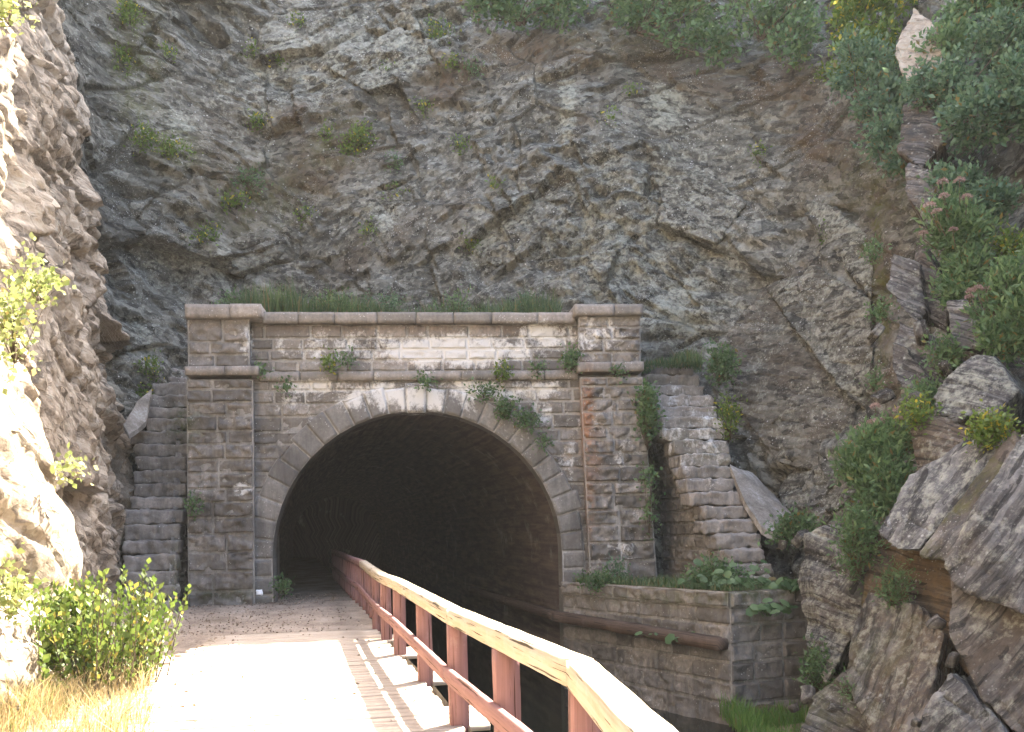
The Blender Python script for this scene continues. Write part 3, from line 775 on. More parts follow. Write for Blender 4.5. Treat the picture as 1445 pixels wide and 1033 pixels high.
# left pier foot on the path, right pier foot on the ledge
for nm, pl, pr, yb, lab in (('pier', (263, 265), (357, 359), 858, None), ('pier', (819, 834), (907, 929), 836, 'weathered pier with an orange rust streak')):
    mb, zb = pier(pl, pr, yb, nm)
    o = mb.build(nm, [M['stone'], M['mortar']], portal, True, stains_and_tones)
    if lab: o['label'] = lab
# parapet piers
for pl, pr, yt, yb, rows in ((265, 352, 454, 521, [521, 503, 486, 454]), (817, 905, 450, 519, [519, 502, 484, 467, 450])):
    mb = MB()
    for y0, y1 in zip(rows[:-1], rows[1:]):
        ul, zl_ = PF.at(pl, y0, PWD); ur, _ = PF.at(pr, y0, PWD)
        z0, z1 = PF.at(592, y0)[1], PF.at(592, y1)[1]
        course(mb, PF, ul, ur, ul, ur, z0, z1, PWD - .03, 0.85, bulge=0.07, rough=0.045)
    z0, z1 = PF.at(592, rows[0])[1], PF.at(592, rows[-1])[1]
    for u_ in (ul + .03, ur - .03):
        mb.add(PF.w([u_] * 4, [PWD - .06, -4.5, -4.5, PWD - .06], [z0, z0, z1, z1]), np.array([[0, 1, 2, 3]]), 1)
    mb.build('parapet_pier', [M['stone'], M['mortar']], portal, True, stains_and_tones)
# wall between the piers, cut round the arch ring
mb = MB()
UL, UR = PF.at(356, 600, 0)[0] - 0.25, PF.at(822, 600, 0)[0] + 0.3
rows = list(zip(cz[:-1], cz[1:]))
for z1, z0 in rows:
    c0, c1 = [math.sqrt(max(0, (R1 - .03) ** 2 - max(0, z - ZC) ** 2)) for z in (z0, z1)]
    if z0 > ZC + R1 - .05:
        course(mb, PF, UL, UR, UL, UR, z0, z1, 0, 0.8)
    else:
        course(mb, PF, UL, -c0, UL, -c1, z0, z1, 0, 0.8)
        course(mb, PF, c0, UR, c1, UR, z0, z1, 0, 0.8)
# parapet wall
py_rows = [524, 508, 493, 477, 458]
for y0, y1 in zip(py_rows[:-1], py_rows[1:]):
    course(mb, PF, UL, UR, UL, UR, PF.at(592, y0)[1], PF.at(592, y1)[1], -.02, 0.8, bulge=0.035, rough=0.02)
mb.build('wall', [M['stone'], M['mortar']], portal, True, stains_and_tones)
# string course and coping: rows of slabs
def slab_row(name, pxs, ya, yb, wf, wb, r=0.02, mean=1.0, rough=0.012):
    mb = MB()
    z0, z1 = PF.at(592, yb)[1], PF.at(592, ya)[1]
    ua, ub = PF.at(pxs[0], ya, wf)[0], PF.at(pxs[1], ya, wf)[0]
    n = max(1, round((ub - ua) / mean)); cs = [ua + (ub - ua) * (i + (random.uniform(-.2, .2) if 0 < i < n else 0)) / n for i in range(n + 1)]
    for a, b in zip(cs[:-1], cs[1:]):
        c = PF.w((a + b) / 2, (wf + wb) / 2 + random.uniform(-.012, .012), (z0 + z1) / 2 + random.uniform(-.006, .006))
        v, f = rbox(c, ((b - a) / 2 - 0.006, (wf - wb) / 2, (z1 - z0) / 2), TH, 0.008, rough * .6, 0.09, seed=random.randint(0, 99), freq=4)
        mb.add(v, f)
    return mb.build(name, M['step'], portal, False, stains_and_tones)
slab_row('string_course', (260, 365), 520, 532, PWD + .14, -.3)
slab_row('string_course', (364, 816), 525, 537, .13, -.3)
slab_row('string_course', (815, 909), 517, 530, PWD + .14, -.3)
slab_row('coping', (260, 369), 437, 455, PWD + .22, -.9)
slab_row('coping', (369, 812), 443, 458, .22, -.9)
slab_row('coping', (811, 908), 436, 451, PWD + .18, -.9)

# arch ring: wedge stones, keystone as a sub-part
ring = MB(); key = MB()
NV = 25
def voussoir(mb, a0, a1, r0, r1, w, gap=0.014, rough=0.022):
    na, nr = 7, 9
    ea = 0.025 / ((r0 + r1) / 2 * abs(a1 - a0)); er = 0.025 / (r1 - r0)
    a = np.sort(np.concatenate([[0, ea], np.linspace(0, 1, na)[1:-1], [1 - ea, 1]])); b = np.sort(np.concatenate([[0, er], np.linspace(0, 1, nr)[1:-1], [1 - er, 1]]))
    A, B = np.meshgrid(a, b, indexing='ij')
    rr = r0 + gap * 0 + (r1 - r0 - gap) * B
    g_ = gap / rr
    an = (a0 + g_) + (a1 - a0 - 2 * g_) * A
    u, z = -np.cos(an) * rr, ZC + np.sin(an) * rr
    q = np.stack([u, z, np.full_like(u, random.random() * 99)], -1)
    W_ = w + rough * fbm(q * 4, 5, 3) + random.uniform(-.012, .012) + 0.012
    bd = (A == 0) | (A == 1) | (B == 0) | (B == 1)
    W_ = np.where(bd, w - .05, W_)
    W_ = np.where((B == 0), w - .05, W_)
    mb.add(PF.w(u, W_, z), grid_faces(len(a), len(b)), 0)
    # soffit of the stone
    an2 = np.linspace(a0, a1, 4); uu, zz = -np.cos(an2) * r0, ZC + np.sin(an2) * r0
    vv = np.concatenate([PF.w(uu, w - .05, zz), PF.w(uu, w - .75, zz)])
    mb.add(vv, np.array([[i, i + 1, i + 5, i + 4] for i in range(3)]), 0)
    an3 = np.array([a0, a1]); 
    mb.add(PF.w([-math.cos(a0) * r0, -math.cos(a1) * r0, -math.cos(a1) * r1, -math.cos(a0) * r1], w - .04, [ZC + math.sin(a0) * r0, ZC + math.sin(a1) * r0, ZC + math.sin(a1) * r1, ZC + math.sin(a0) * r1]), np.array([[0, 1, 2, 3]]), 1)
for i in range(NV):
    a0, a1 = math.pi * i / NV, math.pi * (i + 1) / NV
    if i == NV // 2:
        voussoir(key, a0, a1, R0 - .05, R1 + .10, 0.17)
    else:
        voussoir(ring, a0, a1, R0, R1 + random.uniform(-.04, .12), 0.08)
for s_, zb in ((-1, 0.0), (1, 0.2)):
    z = ZC; 
    while z > zb + .15:
        z0 = max(zb, z - 0.44)
        a, b = sorted((s_ * R0, s_ * R1))
        block(ring, PF, a, b, a, b, z0, z, 0.085, bulge=0.01, rough=0.012, res=0.09)
        ring.add(PF.w([s_ * R0] * 4, [.05, -.75, -.75, .05], [z0, z0, z, z]), np.array([[0, 1, 2, 3]]), 0)
        z = z0
    if s_ == 1:
        ring.add(PF.w([R0] * 4, [.05, -.75, -.75, .05], [-3.3, -3.3, .25, .25]), np.array([[0, 1, 2, 3]]), 0)
ro = ring.build('arch_ring', [M['voussoir'], M['mortar']], portal, True, stains_and_tones)
key.build('keystone', [M['voussoir'], M['mortar']], ro, True, stains_and_tones)

# flat sheet added behind the facing to stop light leaking through gaps
an_ = np.linspace(0, math.pi, 41)
inn = [(-R0 - .002, -3.3)] + [(-math.cos(a) * (R0 + .002), ZC + math.sin(a) * (R0 + .002)) for a in an_] + [(R0 + .002, -3.3)]
ul_, ur_, zt_ = PF.at(266, 600)[0], PF.at(905, 500)[0], PF.at(592, 452)[1]
out = []
for u, z in inn:
    if z < ZC: out.append((ul_ if u < 0 else ur_, z)); continue
    k_ = min((ul_ if u < 0 else ur_) / u if abs(u) > 1e-3 else 1e9, (zt_ - ZC) / max(z - ZC, 1e-6))
    out.append((u * k_, ZC + (z - ZC) * k_))
ci, co = np.array(inn), np.array(out)
cv = np.concatenate([PF.w(ci[:, 0], -.11, ci[:, 1]), PF.w(co[:, 0], -.11, co[:, 1])]); nc = len(ci)
mk('backing_sheet', cv, np.array([[i, i + nc, i + 1 + nc, i + 1] for i in range(nc - 1)]), M['mortar'], portal, attrs=stains_and_tones(cv))
# corners of that added sheet that the fan above leaves open
for s_ in (ul_, ur_):
    cv = PF.w([s_, s_ * .55, s_ * .55, s_], -.115, [ZC + 1.5, ZC + 2.5, zt_, zt_])
    mk('backing_sheet', cv, np.array([[0, 1, 2, 3]]), M['mortar'], portal, attrs=stains_and_tones(cv))

# brick lining running into the hill
TA = np.array([-math.sin(math.radians(12.0)), math.cos(math.radians(12.0))])
nL, prof = 60, []
for a in np.linspace(0, math.pi, 49): prof.append((-math.cos(a) * (R0 + .02), ZC + math.sin(a) * (R0 + .02)))
prof = [(-R0 - .02, z) for z in np.linspace(-3.3, ZC, 8)[:-1]] + prof + [(R0 + .02, z) for z in np.linspace(ZC, -3.3, 8)[1:]]
prof = np.array(prof)
arc = np.concatenate([[0], np.cumsum(np.linalg.norm(np.diff(prof, axis=0), axis=1))])
ls = np.concatenate([[-.10], np.linspace(0.5, 60, nL)])
vv, uvs = [], []
for l in ls:
    o_ = PF.w(0, -0.45, 0) + np.array([TA[0], TA[1], 0]) * l
    c_ = PF.U if l < 1 else np.array([math.cos(math.radians(12)), math.sin(math.radians(12)), 0])
    w_ = o_ + prof[:, :1] * c_ + prof[:, 1:] * np.array([0, 0, 1.0])
    vv.append(w_); uvs.append(np.stack([np.full(len(prof), l), arc], 1))
vv = np.array(vv); n_p = len(prof)
mk('lining', vv.reshape(-1, 3), grid_faces(len(ls), n_p), M['brick'], portal, True, uv=np.concatenate(uvs))
mk('lining_cap', vv[-1], [tuple(range(n_p))], M['brick'], portal, uv=uvs[-1])  # added cap closing the bore so no light comes in

# earth on the ledge behind the parapet
def ledgez(X, Y): return PF.at(592, 446)[1] - 0.02 + 0.10 * fbm(np.stack([X, Y], -1) * 1.2, 6, 3) + 0.16 * np.maximum(0, Y - 26)
xs_, ws_ = np.linspace(PF.at(264, 450)[0] - 0.05, PF.at(905, 450)[0] + .05, 90), np.linspace(-.5, -6.0, 40)
UU, WW = np.meshgrid(xs_, ws_, indexing='ij')
pts = PF.w(UU, WW, 0 * UU)
pts[..., 2] = ledgez(pts[..., 0], pts[..., 1])
struct(mk('earth_ledge', pts.reshape(-1, 3), grid_faces(90, 40)[:, ::-1], M['soil'], smooth=True))

# ------------------------------------------------------------------ stairs
LY = [870, 851, 828, 807, 783, 763, 740, 719, 701, 682, 663, 644, 626, 608, 590, 574, 557, 540, 531, 520]
LXa = [182, 180, 176, 175, 176, 176, 177, 178, 186, 192, 192, 194, 194, 184, 206, 203, 211, 215, 221, 230]
LXb = [243, 243, 244, 245, 247, 250, 252, 255, 257, 258, 260, 262, 264, 268, 263, 268, 267, 265, 263, 261]
RY = [832, 814, 795, 775, 753, 733, 713, 694, 675, 658, 640, 620, 604, 588, 573, 557, 543, 528, 513]
RXa = [1040, 1036, 1029, 1022, 1009, 996, 991, 975, 968, 961, 957, 949, 934, 928, 922, 918, 915, 909, 925]
RXb = [1098, 1094, 1091, 1081, 1075, 1072, 1059, 1047, 1038, 1036, 1034, 1031, 1027, 1025, 1013, 1007, 996, 988, 980]
def stairs(name, label, xa, xb, ys_, Da, Db, yaw):
    root = tag(empty(name, P(xb[0], ys_[0], Da) * np.array([1, 1, 0])), label, 'stairs')
    n = len(ys_); pos = []
    for i in range(n):
        D = Da + (Db - Da) * i / (n - 1)
        l, r = P(xa[i], ys_[i], D), P(xb[i], ys_[i], D)
        hgt = 0.30 if i == 0 else max(0.2, l[2] - pos[-1][2])
        pos.append((l, r, l[2]))
        dp = 0.36
        c = (l + r) / 2 + np.array([-math.sin(yaw), math.cos(yaw), 0]) * dp
        c[2] = (l[2] + r[2]) / 2 - hgt / 2 - 0.0
        v, f = rbox(c, (np.linalg.norm(r - l) / 2 + random.uniform(-.04, .04), dp + random.uniform(-.02, .03), hgt / 2 - 0.015), yaw + random.uniform(-.035, .035), 0.035, 0.055, 0.042, seed=i * 3 + len(name), freq=6)
        mk('step', v, f, M['step'], root, False, stains_and_tones(v))
    return root, pos
ls_root, lpos = stairs('stone_stairs', 'narrow stone stairs climbing between left rock wall and left pier', LXa, LXb, LY, 21.2, 27.6, math.radians(12))
rs_root, rpos = stairs('stone_stairs', 'stone stairs with pale slab on their right, above the grassy ledge', RXa, RXb, RY, 21.0, 26.6, math.radians(12))
# side walls under the stairs
def stair_side(root, pos, side, top_drop, zlow, w_in):
    pts_ = np.array([p[side] for p in pos])
    fr, L = frame_between(pts_[0], pts_[-1], flip=(side == 0))
    us = (pts_ - fr.o) @ fr.U
    zs = pts_[:, 2] - top_drop
    zz = list(np.arange(zlow, zs.max(), 0.31)) + [zs.max()]
    mb = MB()
    for z0, z1 in zip(zz[:-1], zz[1:]):
        if z1 - z0 < .1: continue
        ub = float(np.interp(z0 + .04, zs, us)); ut = float(np.interp(z1 - .0, zs, us))
        u1 = L + 0.5
        if ut > u1 - .1: continue
        course(mb, fr, min(ub, u1), u1, ut, u1, z0, z1, -w_in, 0.6, bulge=0.045, rough=0.03)
    if side == 0:      # blocks were laid with the frame mirrored
        for k_ in range(len(mb.f)): mb.f[k_] = mb.f[k_][:, ::-1]
    return mb.build('side_wall', [M['stone'], M['mortar']], root, True, stains_and_tones)
stair_side(rs_root, rpos, 0, 0.30, 0.25, 0.03)
stair_side(ls_root, lpos, 1, 0.30, -0.1, 0.05)
# sloping concrete slabs beside the stairs
def apron(name, label, poly, thick=0.3):
    t = np.array([P(*p) for p in poly]); b = t - np.array([0, 0, thick])
    n = len(t); bm = bmesh.new()
    tv = [bm.verts.new(p) for p in t]; bv = [bm.verts.new(p) for p in b]
    bm.faces.new(tv); bm.faces.new(bv[::-1])
    for i in range(n): bm.faces.new((tv[i], bv[i], bv[(i + 1) % n], tv[(i + 1) % n]))
    bmesh.ops.triangulate(bm, faces=bm.faces[:])
    bmesh.ops.subdivide_edges(bm, edges=bm.edges[:], cuts=7, use_grid_fill=True)
    bmesh.ops.recalc_face_normals(bm, faces=bm.faces[:])
    v = np.array([q.co[:] for q in bm.verts]); v[:, 2] += 0.04 * fbm(v * 2.0, 4, 3)
    for q, c in zip(bm.verts, v): q.co = c
    me = bpy.data.meshes.new(name); bm.to_mesh(me); bm.free(); me.materials.append(M['concrete'])
    o = bpy.data.objects.new(name, me); COL.objects.link(o)
    return tag(o, label, 'concrete slab', None, 'thing')
apron('concrete_slab', 'pale concrete slab sloping down right of the stone stairs', [(1030, 655, 23.9), (1062, 668, 24.6), (1126, 733, 23.2), (1092, 752, 22.2), (1074, 742, 22.2), (1050, 705, 22.9)], 0.18)
apron('concrete_slab', 'small grey concrete wedge between left stairs and rock wall', [(214, 550, 25.4), (206, 594, 24.9), (182, 614, 24.2), (174, 600, 24.3), (194, 566, 25.1)], 0.12)

# ------------------------------------------------------------------ canal wall below the ledge
zk = [0.42, 0.10, -0.25, -0.64, -1.0, -1.4, -1.82, -2.4, -2.9]
A0 = PF.w(R0 + 0.04, 0.10, 0)[:2]; A1 = P(1028, 845, 19.7)[:2]; A2 = P(1136, 842, 20.4)[:2]
lw = tag(empty('ledge_wall', (*A1, -2)), 'coursed stone canal wall holding the grassy ledge right of the arch', 'wall')
f1, L1 = frame_between(A0, A1); f2, L2 = frame_between(A1, A2)
# frame_between's normal is right of its run: towards the canal and towards the camera
for fr, L, mean, jit in ((f1, L1, 0.95, 0.03), (f2, L2, 0.7, 0.05)):
    mb = MB()
    for i, (z1, z0) in enumerate(zip(zk[:-1], zk[1:])):
        cap = 0.06 if i == 0 else 0.0
        course(mb, fr, 0 if fr is f2 else -.1, L + (.03 if fr is f1 else .9), 0 if fr is f2 else -.1, L + (.03 if fr is f1 else .9), z0, z1, cap, mean, bulge=jit, rough=0.028, gap=0.010)
    mb.build('wall_face', [M['stone'], M['mortar']], lw, True, stains_and_tones)
topp = [f1.w(-.1, .10, .40), f1.w(L1 + .05, .10, .40), f2.w(L2 + .9, .1, .40), np.array([7.6, 22.5, .37]), np.array([6.2, 26.0, .40]), PF.w(PF.at(930, 800)[0] + .3, -1.2, .4), PF.w(R0, .0, .40)]
tp = np.array(topp); cen = tp.mean(0)
bm = bmesh.new(); bm.faces.new([bm.verts.new(p) for p in tp]); bmesh.ops.triangulate(bm, faces=bm.faces[:]); bmesh.ops.subdivide_edges(bm, edges=bm.edges[:], cuts=14, use_grid_fill=True)
for q in bm.verts:
    q.co.z += 0.03 * float(fbm(np.array([[q.co.x, q.co.y]]) * 2, 3, 3)[0]) - 0.02
bm.normal_update()
me = bpy.data.meshes.new('ledge_ground'); bm.to_mesh(me); bm.free(); me.materials.append(M['soil'])
for p_ in me.polygons:
    p_.use_smooth = True
lo = bpy.data.objects.new('ledge_ground', me); COL.objects.link(lo); struct(lo)
# old timber wale along the canal wall
p0, p1 = f1.w(-.2, .15, -.44), f1.w(L1 + .0, .17, -.62)
wal = timber('timber_wale', p0, p1, 0.30, 0.24, M['beam'], None, r=0.02, rough=0.015)
tag(wal, 'dark weathered timber beam running along the canal wall', 'timber beam')
wal2 = timber('timber_wale', p0 + np.array([TA[0], TA[1], 0]) * 12 - np.array([0.1, 0, 0]), p0, 0.26, 0.22, M['beam'], wal, r=0.02, rough=0.01)
wal2.name = 'beam_extension'

# ------------------------------------------------------------------ boulders and slabs of the right bank
def boulder(label, poly, back=(1.2, 1.6, -0.2), mat='slab', dirb=(0.55, 0.1, 0.75), vox=0.05, amp=.42, name='boulder', soilv=0.3, mossv=0.0, palev=0.4, shrink=0.75):
    pc = np.array(poly, float); m_ = pc.mean(0); pc[:, :2] = m_[:2] + (pc[:, :2] - m_[:2]) * 1.07
    fr_ = np.array([P(*p) for p in pc])
    c = fr_.mean(0)
    bk = c + (fr_ - c) * shrink + np.array(back)
    bm = bmesh.new()
    for p in np.concatenate([fr_, bk]): bm.verts.new(p)
    r_ = bmesh.ops.convex_hull(bm, input=bm.verts[:])
    loose = [v for v in bm.verts if not v.link_faces]
    bmesh.ops.delete(bm, geom=loose, context='VERTS')
    bmesh.ops.recalc_face_normals(bm, faces=bm.faces[:])
    me = bpy.data.meshes.new('tmp'); bm.to_mesh(me); bm.free()
    o = bpy.data.objects.new('tmp', me); COL.objects.link(o)
    md = o.modifiers.new('r', 'REMESH'); md.mode = 'VOXEL'; md.voxel_size = vox
    dg = bpy.context.evaluated_depsgraph_get()
    m2 = bpy.data.meshes.new_from_object(o.evaluated_get(dg))
    bpy.data.objects.remove(o)
    n = len(m2.vertices)
    v = np.empty(n * 3, np.float32); m2.vertices.foreach_get('co', v); v = v.reshape(-1, 3).astype(float)
    nn = np.empty(n * 3, np.float32); m2.vertices.foreach_get('normal', nn); nn = nn.reshape(-1, 3)
    B = np.array(dirb, float); B /= np.linalg.norm(B); A = np.cross(B, (0.2, 1, 0.1)); A /= np.linalg.norm(A)
    sd = random.randint(0, 500)
    wv = 0.12 * fbm(v * 0.9, sd, 3)
    b = v @ B + .35 * wv; a = v @ A + 0.1 * fbm(v * 1.1, sd + 3, 2)
    h1_, e1_ = cells(a, b, 1.5, 0.36, sd + 5); h2_, e2_ = cells(a, b, 0.6, 0.13, sd + 9)
    d = amp * (0.05 * fbm(v * 0.8, sd + 20, 3) + 0.05 * fracture(a / 1.1, b / .5, sd + 50, .9) + 0.028 * fracture(a / .45, b / .2, sd + 60, .9) + 0.02 * h1_ + 0.012 * fbm(v * 5, sd + 30, 3) - 0.05 * np.exp(-(e1_ / 0.03) ** 2))
    v2 = v + nn * d[:, None]
    m2.vertices.foreach_set('co', v2.astype(np.float32).ravel())
    for k_, val in (('bed_a', a), ('bed_b', b), ('soil', soilv + 0 * a), ('moss', mossv * (fbm(v * .9, sd + 40, 3) > 0.1)), ('pale', palev + 0 * a)):
        at = m2.attributes.new(k_, 'FLOAT', 'POINT'); at.data.foreach_set('value', val.astype(np.float32))
    m2.materials.clear(); m2.materials.append(M[mat]); m2.name = name
    m2.update()
    ob = bpy.data.objects.new(name, m2); COL.objects.link(ob)
    return tag(ob, label, 'rock', None, 'thing')
boulder('diamond-shaped grey boulder with tan lower edge beside the mossy gully', [(1262, 362, 19.4), (1297, 370, 19.2), (1304, 440, 18.6), (1291, 454, 18.5), (1250, 405, 19.0)], (1.2, 1.5, 0))
boulder('dark tilted rock slab behind the diamond-shaped boulder', [(1300, 345, 19.6), (1335, 400, 19.0), (1335, 470, 18.6), (1302, 440, 18.9), (1290, 360, 19.8)], (1.2, 1.5, 0), soilv=.6)
boulder('grey rock split by a diagonal crack under the diamond-shaped boulder', [(1270, 455, 18.6), (1320, 475, 18.2), (1352, 540, 17.6), (1335, 560, 17.6), (1262, 490, 18.4)], (1.2, 1.5, 0))
boulder('small blue-grey pointed slab left of the pink-flowered plants', [(1258, 482, 18.3), (1280, 490, 18.1), (1318, 545, 17.6), (1292, 572, 17.6), (1258, 520, 18.1)], (1.0, 1.3, 0))
boulder('rounded grey boulder below the bushy pink-flowered plant', [(1338, 428, 17.6), (1362, 424, 17.4), (1392, 462, 17.0), (1388, 492, 16.9), (1342, 488, 17.2)], (1.2, 1.5, 0))
boulder('pale streaked block on top of the long leaning slab', [(1372, 500, 16.0), (1400, 503, 15.8), (1432, 552, 15.2), (1405, 585, 15.0), (1330, 585, 15.6), (1318, 560, 16.0)], (1.4, 1.5, -.2), soilv=.15, palev=.9)
boulder('smooth grey rock with orange patch above the long leaning slab', [(1284, 598, 15.9), (1322, 586, 15.6), (1380, 610, 15.0), (1345, 665, 14.9), (1296, 662, 15.6)], (1.4, 1.5, -.2), soilv=.6)
boulder('long blue-grey slab leaning up to the right above the orange hollow', [(1345, 640, 15.0), (1400, 600, 14.6), (1420, 615, 14.4), (1370, 690, 14.0), (1300, 770, 14.0), (1268, 772, 14.3), (1244, 748, 14.8), (1285, 672, 15.2)], (1.6, 1.6, -.3), dirb=(-.77, .05, .64), soilv=.05, palev=.7)
boulder('brown mossy wedge of rock between the two leaning slabs', [(1425, 610, 14.2), (1440, 640, 13.6), (1380, 720, 13.3), (1350, 790, 13.3), (1300, 780, 13.8), (1350, 710, 14.0)], (1.3, 1.4, -.2), dirb=(-.77, .05, .64), soilv=.5, mossv=.6, palev=0)
boulder('large dark grey slab overhanging at the right edge', [(1500, 560, 13.2), (1440, 620, 13.0), (1380, 715, 12.6), (1337, 795, 12.6), (1352, 820, 12.4), (1445, 862, 11.6), (1540, 870, 11.2), (1560, 620, 12.4)], (1.8, 1.8, -.3), dirb=(-.77, .05, .64), soilv=.25, palev=.4)
boulder('dark brown undercut rock mass at lower right', [(1345, 815, 12.9), (1450, 860, 11.9), (1560, 880, 11.5), (1560, 1060, 10.8), (1440, 1040, 11.2), (1385, 980, 11.8), (1345, 900, 12.6)], (1.6, 1.6, -.2), dirb=(-.77, .05, .64), soilv=.45, palev=.2)
boulder('orange stained rock in the hollow under the long slab', [(1240, 755, 15.6), (1275, 765, 15.2), (1300, 790, 15.1), (1290, 870, 14.9), (1215, 860, 15.6), (1222, 800, 15.8)], (1.2, 1.4, 0), soilv=1.2, palev=0, mossv=.5)
boulder('dark recessed rock face under the overhanging slab', [(1290, 780, 14.9), (1350, 800, 14.0), (1375, 960, 13.2), (1320, 900, 14.2), (1285, 850, 14.8)], (1.2, 1.6, 0), soilv=.9, palev=-.6)
boulder('upright grey rock rib with ochre band above the canal grass', [(1228, 842, 15.2), (1296, 858, 14.2), (1312, 880, 13.9), (1290, 1000, 13.4), (1250, 1060, 13.4), (1196, 960, 14.6), (1205, 880, 15.2)], (1.1, 1.4, -.2), dirb=(-.9, .05, .45), soilv=.7, palev=.6, mossv=.3)
boulder('tall ochre-edged rib of rock right of the upright grey one', [(1312, 880, 13.7), (1330, 900, 13.4), (1310, 1000, 12.9), (1290, 1070, 12.7), (1250, 1065, 13.1), (1285, 960, 13.6)], (1.0, 1.2, -.2), dirb=(-.9, .05, .45), soilv=1.1, palev=.5)
boulder('smooth grey boulder at the bottom edge beneath the dark undercut', [(1340, 945, 12.2), (1400, 1010, 11.5), (1440, 1075, 11.0), (1290, 1085, 12.0), (1310, 1000, 12.3)], (1.2, 1.4, -.3), dirb=(-.77, .05, .64), amp=.6, soilv=.1, palev=.3)
boulder('low grey rock rising from the grass at the canal bottom', [(1150, 985, 16.0), (1200, 945, 15.8), (1250, 1010, 14.8), (1250, 1075, 14.2), (1120, 1060, 15.2)], (1.0, 1.4, -.3), soilv=.4, mossv=.4)
boulder('craggy grey rock between the canal wall and the ferns', [(1140, 760, 18.6), (1185, 740, 18.2), (1215, 800, 17.4), (1210, 880, 16.8), (1165, 960, 16.8), (1135, 900, 18.0), (1128, 820, 18.8)], (1.4, 2.0, 0), palev=.9, soilv=.3, amp=.7)
boulder('tan rock poking out of the shrubs near the top right corner', [(1262, 75, 22.5), (1290, 14, 22.8), (1322, 40, 22.2), (1330, 90, 21.8), (1280, 110, 22.0)], (1.0, 1.5, -.3), mat='tan')
boulder('dark rock in shade under the top right shrubs', [(1275, 150, 21.6), (1310, 140, 21.2), (1330, 200, 20.6), (1300, 235, 20.4), (1270, 210, 21.0)], (1.0, 1.5, -.3), soilv=.6, palev=0)
boulder('split dark rock with pale edge left of the bushy pink-flowered plant', [(1280, 230, 20.6), (1322, 240, 20.0), (1330, 300, 19.6), (1310, 318, 19.5), (1276, 270, 20.2)], (1.0, 1.5, -.3), soilv=.5)

# flat fracture slabs standing out of the cliff
def slab(label, poly, off=.22, **k):
    q = [(x, y, float(surf_at(x, y)[1])) for x, y in poly]
    A_ = np.array([[x, y, 1.0] for x, y, _ in q]); co = np.linalg.lstsq(A_, np.array([d for *_, d in q]), rcond=None)[0]
    q = [(x, y, float(co @ np.array([x, y, 1.0])) - off) for x, y in poly]
    k.setdefault('amp', .55); k.setdefault('dirb', (.6, .2, .75))
    return boulder(label, q, (.3, .9, -.1), 'cliff', name='rock_slab', shrink=.95, **k)
slab('big smooth kite-shaped rock slab right of the stairs with a sharp lower left edge', [(1088, 408), (1150, 378), (1226, 425), (1230, 510), (1203, 574)], .34, palev=.6, soilv=.3)
slab('dark lichen-specked rock face under the kite-shaped slab, beside the stairs', [(1032, 470), (1080, 415), (1140, 485), (1198, 576), (1160, 660), (1095, 645), (1040, 565)], .05, palev=.2, soilv=.5)
slab('grey slab with a sharp right edge below the kite-shaped slab', [(1100, 690), (1150, 640), (1204, 575), (1206, 690), (1160, 740), (1110, 720)], .15, palev=.5, soilv=.2)
slab('pale broken slab under the brown scree, above the kite-shaped one', [(1138, 285), (1180, 295), (1226, 335), (1228, 415), (1165, 345)], .2, palev=1.0, soilv=.2)
slab('long pale tilted slab beneath the ridge in the middle of the cliff', [(668, 350), (800, 262), (815, 275), (790, 318), (705, 372)], .08, palev=.9, soilv=.1, dirb=(-.45, .2, .85))
slab('grey block with a shadowed edge high right of centre on the cliff', [(930, 265), (985, 235), (1050, 285), (1010, 340), (950, 318)], .12, palev=.7, soilv=.2)
slab('blocky grey ledge near the top of the cliff, left of centre', [(470, 95), (560, 40), (612, 60), (600, 100), (520, 125)], .15, palev=.9, soilv=.1, dirb=(-.4, .2, .85))
slab('overhanging dark ledge low on the cliff above the left pier', [(300, 360), (345, 330), (398, 338), (390, 365), (330, 385)], .25, palev=.3, soilv=.2, dirb=(-.45, .2, .85))
# broken stones caught between the big slabs
rr_ = np.random.default_rng(11)
for x, y, D in ((1236, 470, 19), (1246, 560, 18.2), (1232, 620, 17.4), (1282, 592, 16.6), (1290, 575, 17), (1352, 590, 15.4), (1300, 470, 18), (1335, 520, 17.1), (1220, 880, 15.6), (1180, 1000, 15.4), (1300, 1020, 13), (1345, 930, 12.9), (1210, 830, 16), (1240, 860, 15), (1322, 880, 13.6), (1140, 980, 16.6), (1120, 1000, 17.2), (1130, 760, 20.2), (1105, 770, 20.6)):
    q_ = rr_.normal(size=(3, 3)); ax_ = np.linalg.qr(q_)[0]
    hz_ = rr_.uniform(.07, .17) * np.array([1.3, 1.0, .7])
    v, f = rbox(P(x, y, D), hz_, r=.02, rough=.035, res=.05, seed=int(x), freq=7, axes=ax_)
    bd_ = v @ ax_[2]
    tag(mk('broken_stone', v, f, M['slab'], attrs=dict(soil=.3 + 0 * bd_, moss=0 * bd_, pale=.4 + 0 * bd_, bed_a=v @ ax_[0], bed_b=bd_)), 'small broken grey stone caught between the large slabs of the right bank', 'stone', 'broken stones among the slabs of the right bank')

# ------------------------------------------------------------------ plants
def leafmesh(c, d, size, ratio=0.5, fold=0.15, droop=0.0):
    """one folded diamond leaf at every c, pointing along d"""
    n = len(c); d = d / (np.linalg.norm(d, axis=1, keepdims=True) + 1e-9)
    r = rng.normal(size=(n, 3)); s = np.cross(d, r); s /= np.linalg.norm(s, axis=1, keepdims=True) + 1e-9
    up = np.cross(s, d); flip = np.where(up[:, 2] < 0, -1.0, 1.0)[:, None]; s = s * flip; up = up * flip
    size = np.broadcast_to(size, (n,))[:, None]
    mid = c + d * size * 0.45
    v = np.stack([c, mid + s * size * ratio / 2 + up * size * fold * .5, c + d * size - up * size * droop, mid - s * size * ratio / 2 + up * size * fold * .5], 1)
    f = np.arange(4 * n).reshape(n, 4)
    return v.reshape(-1, 3), f

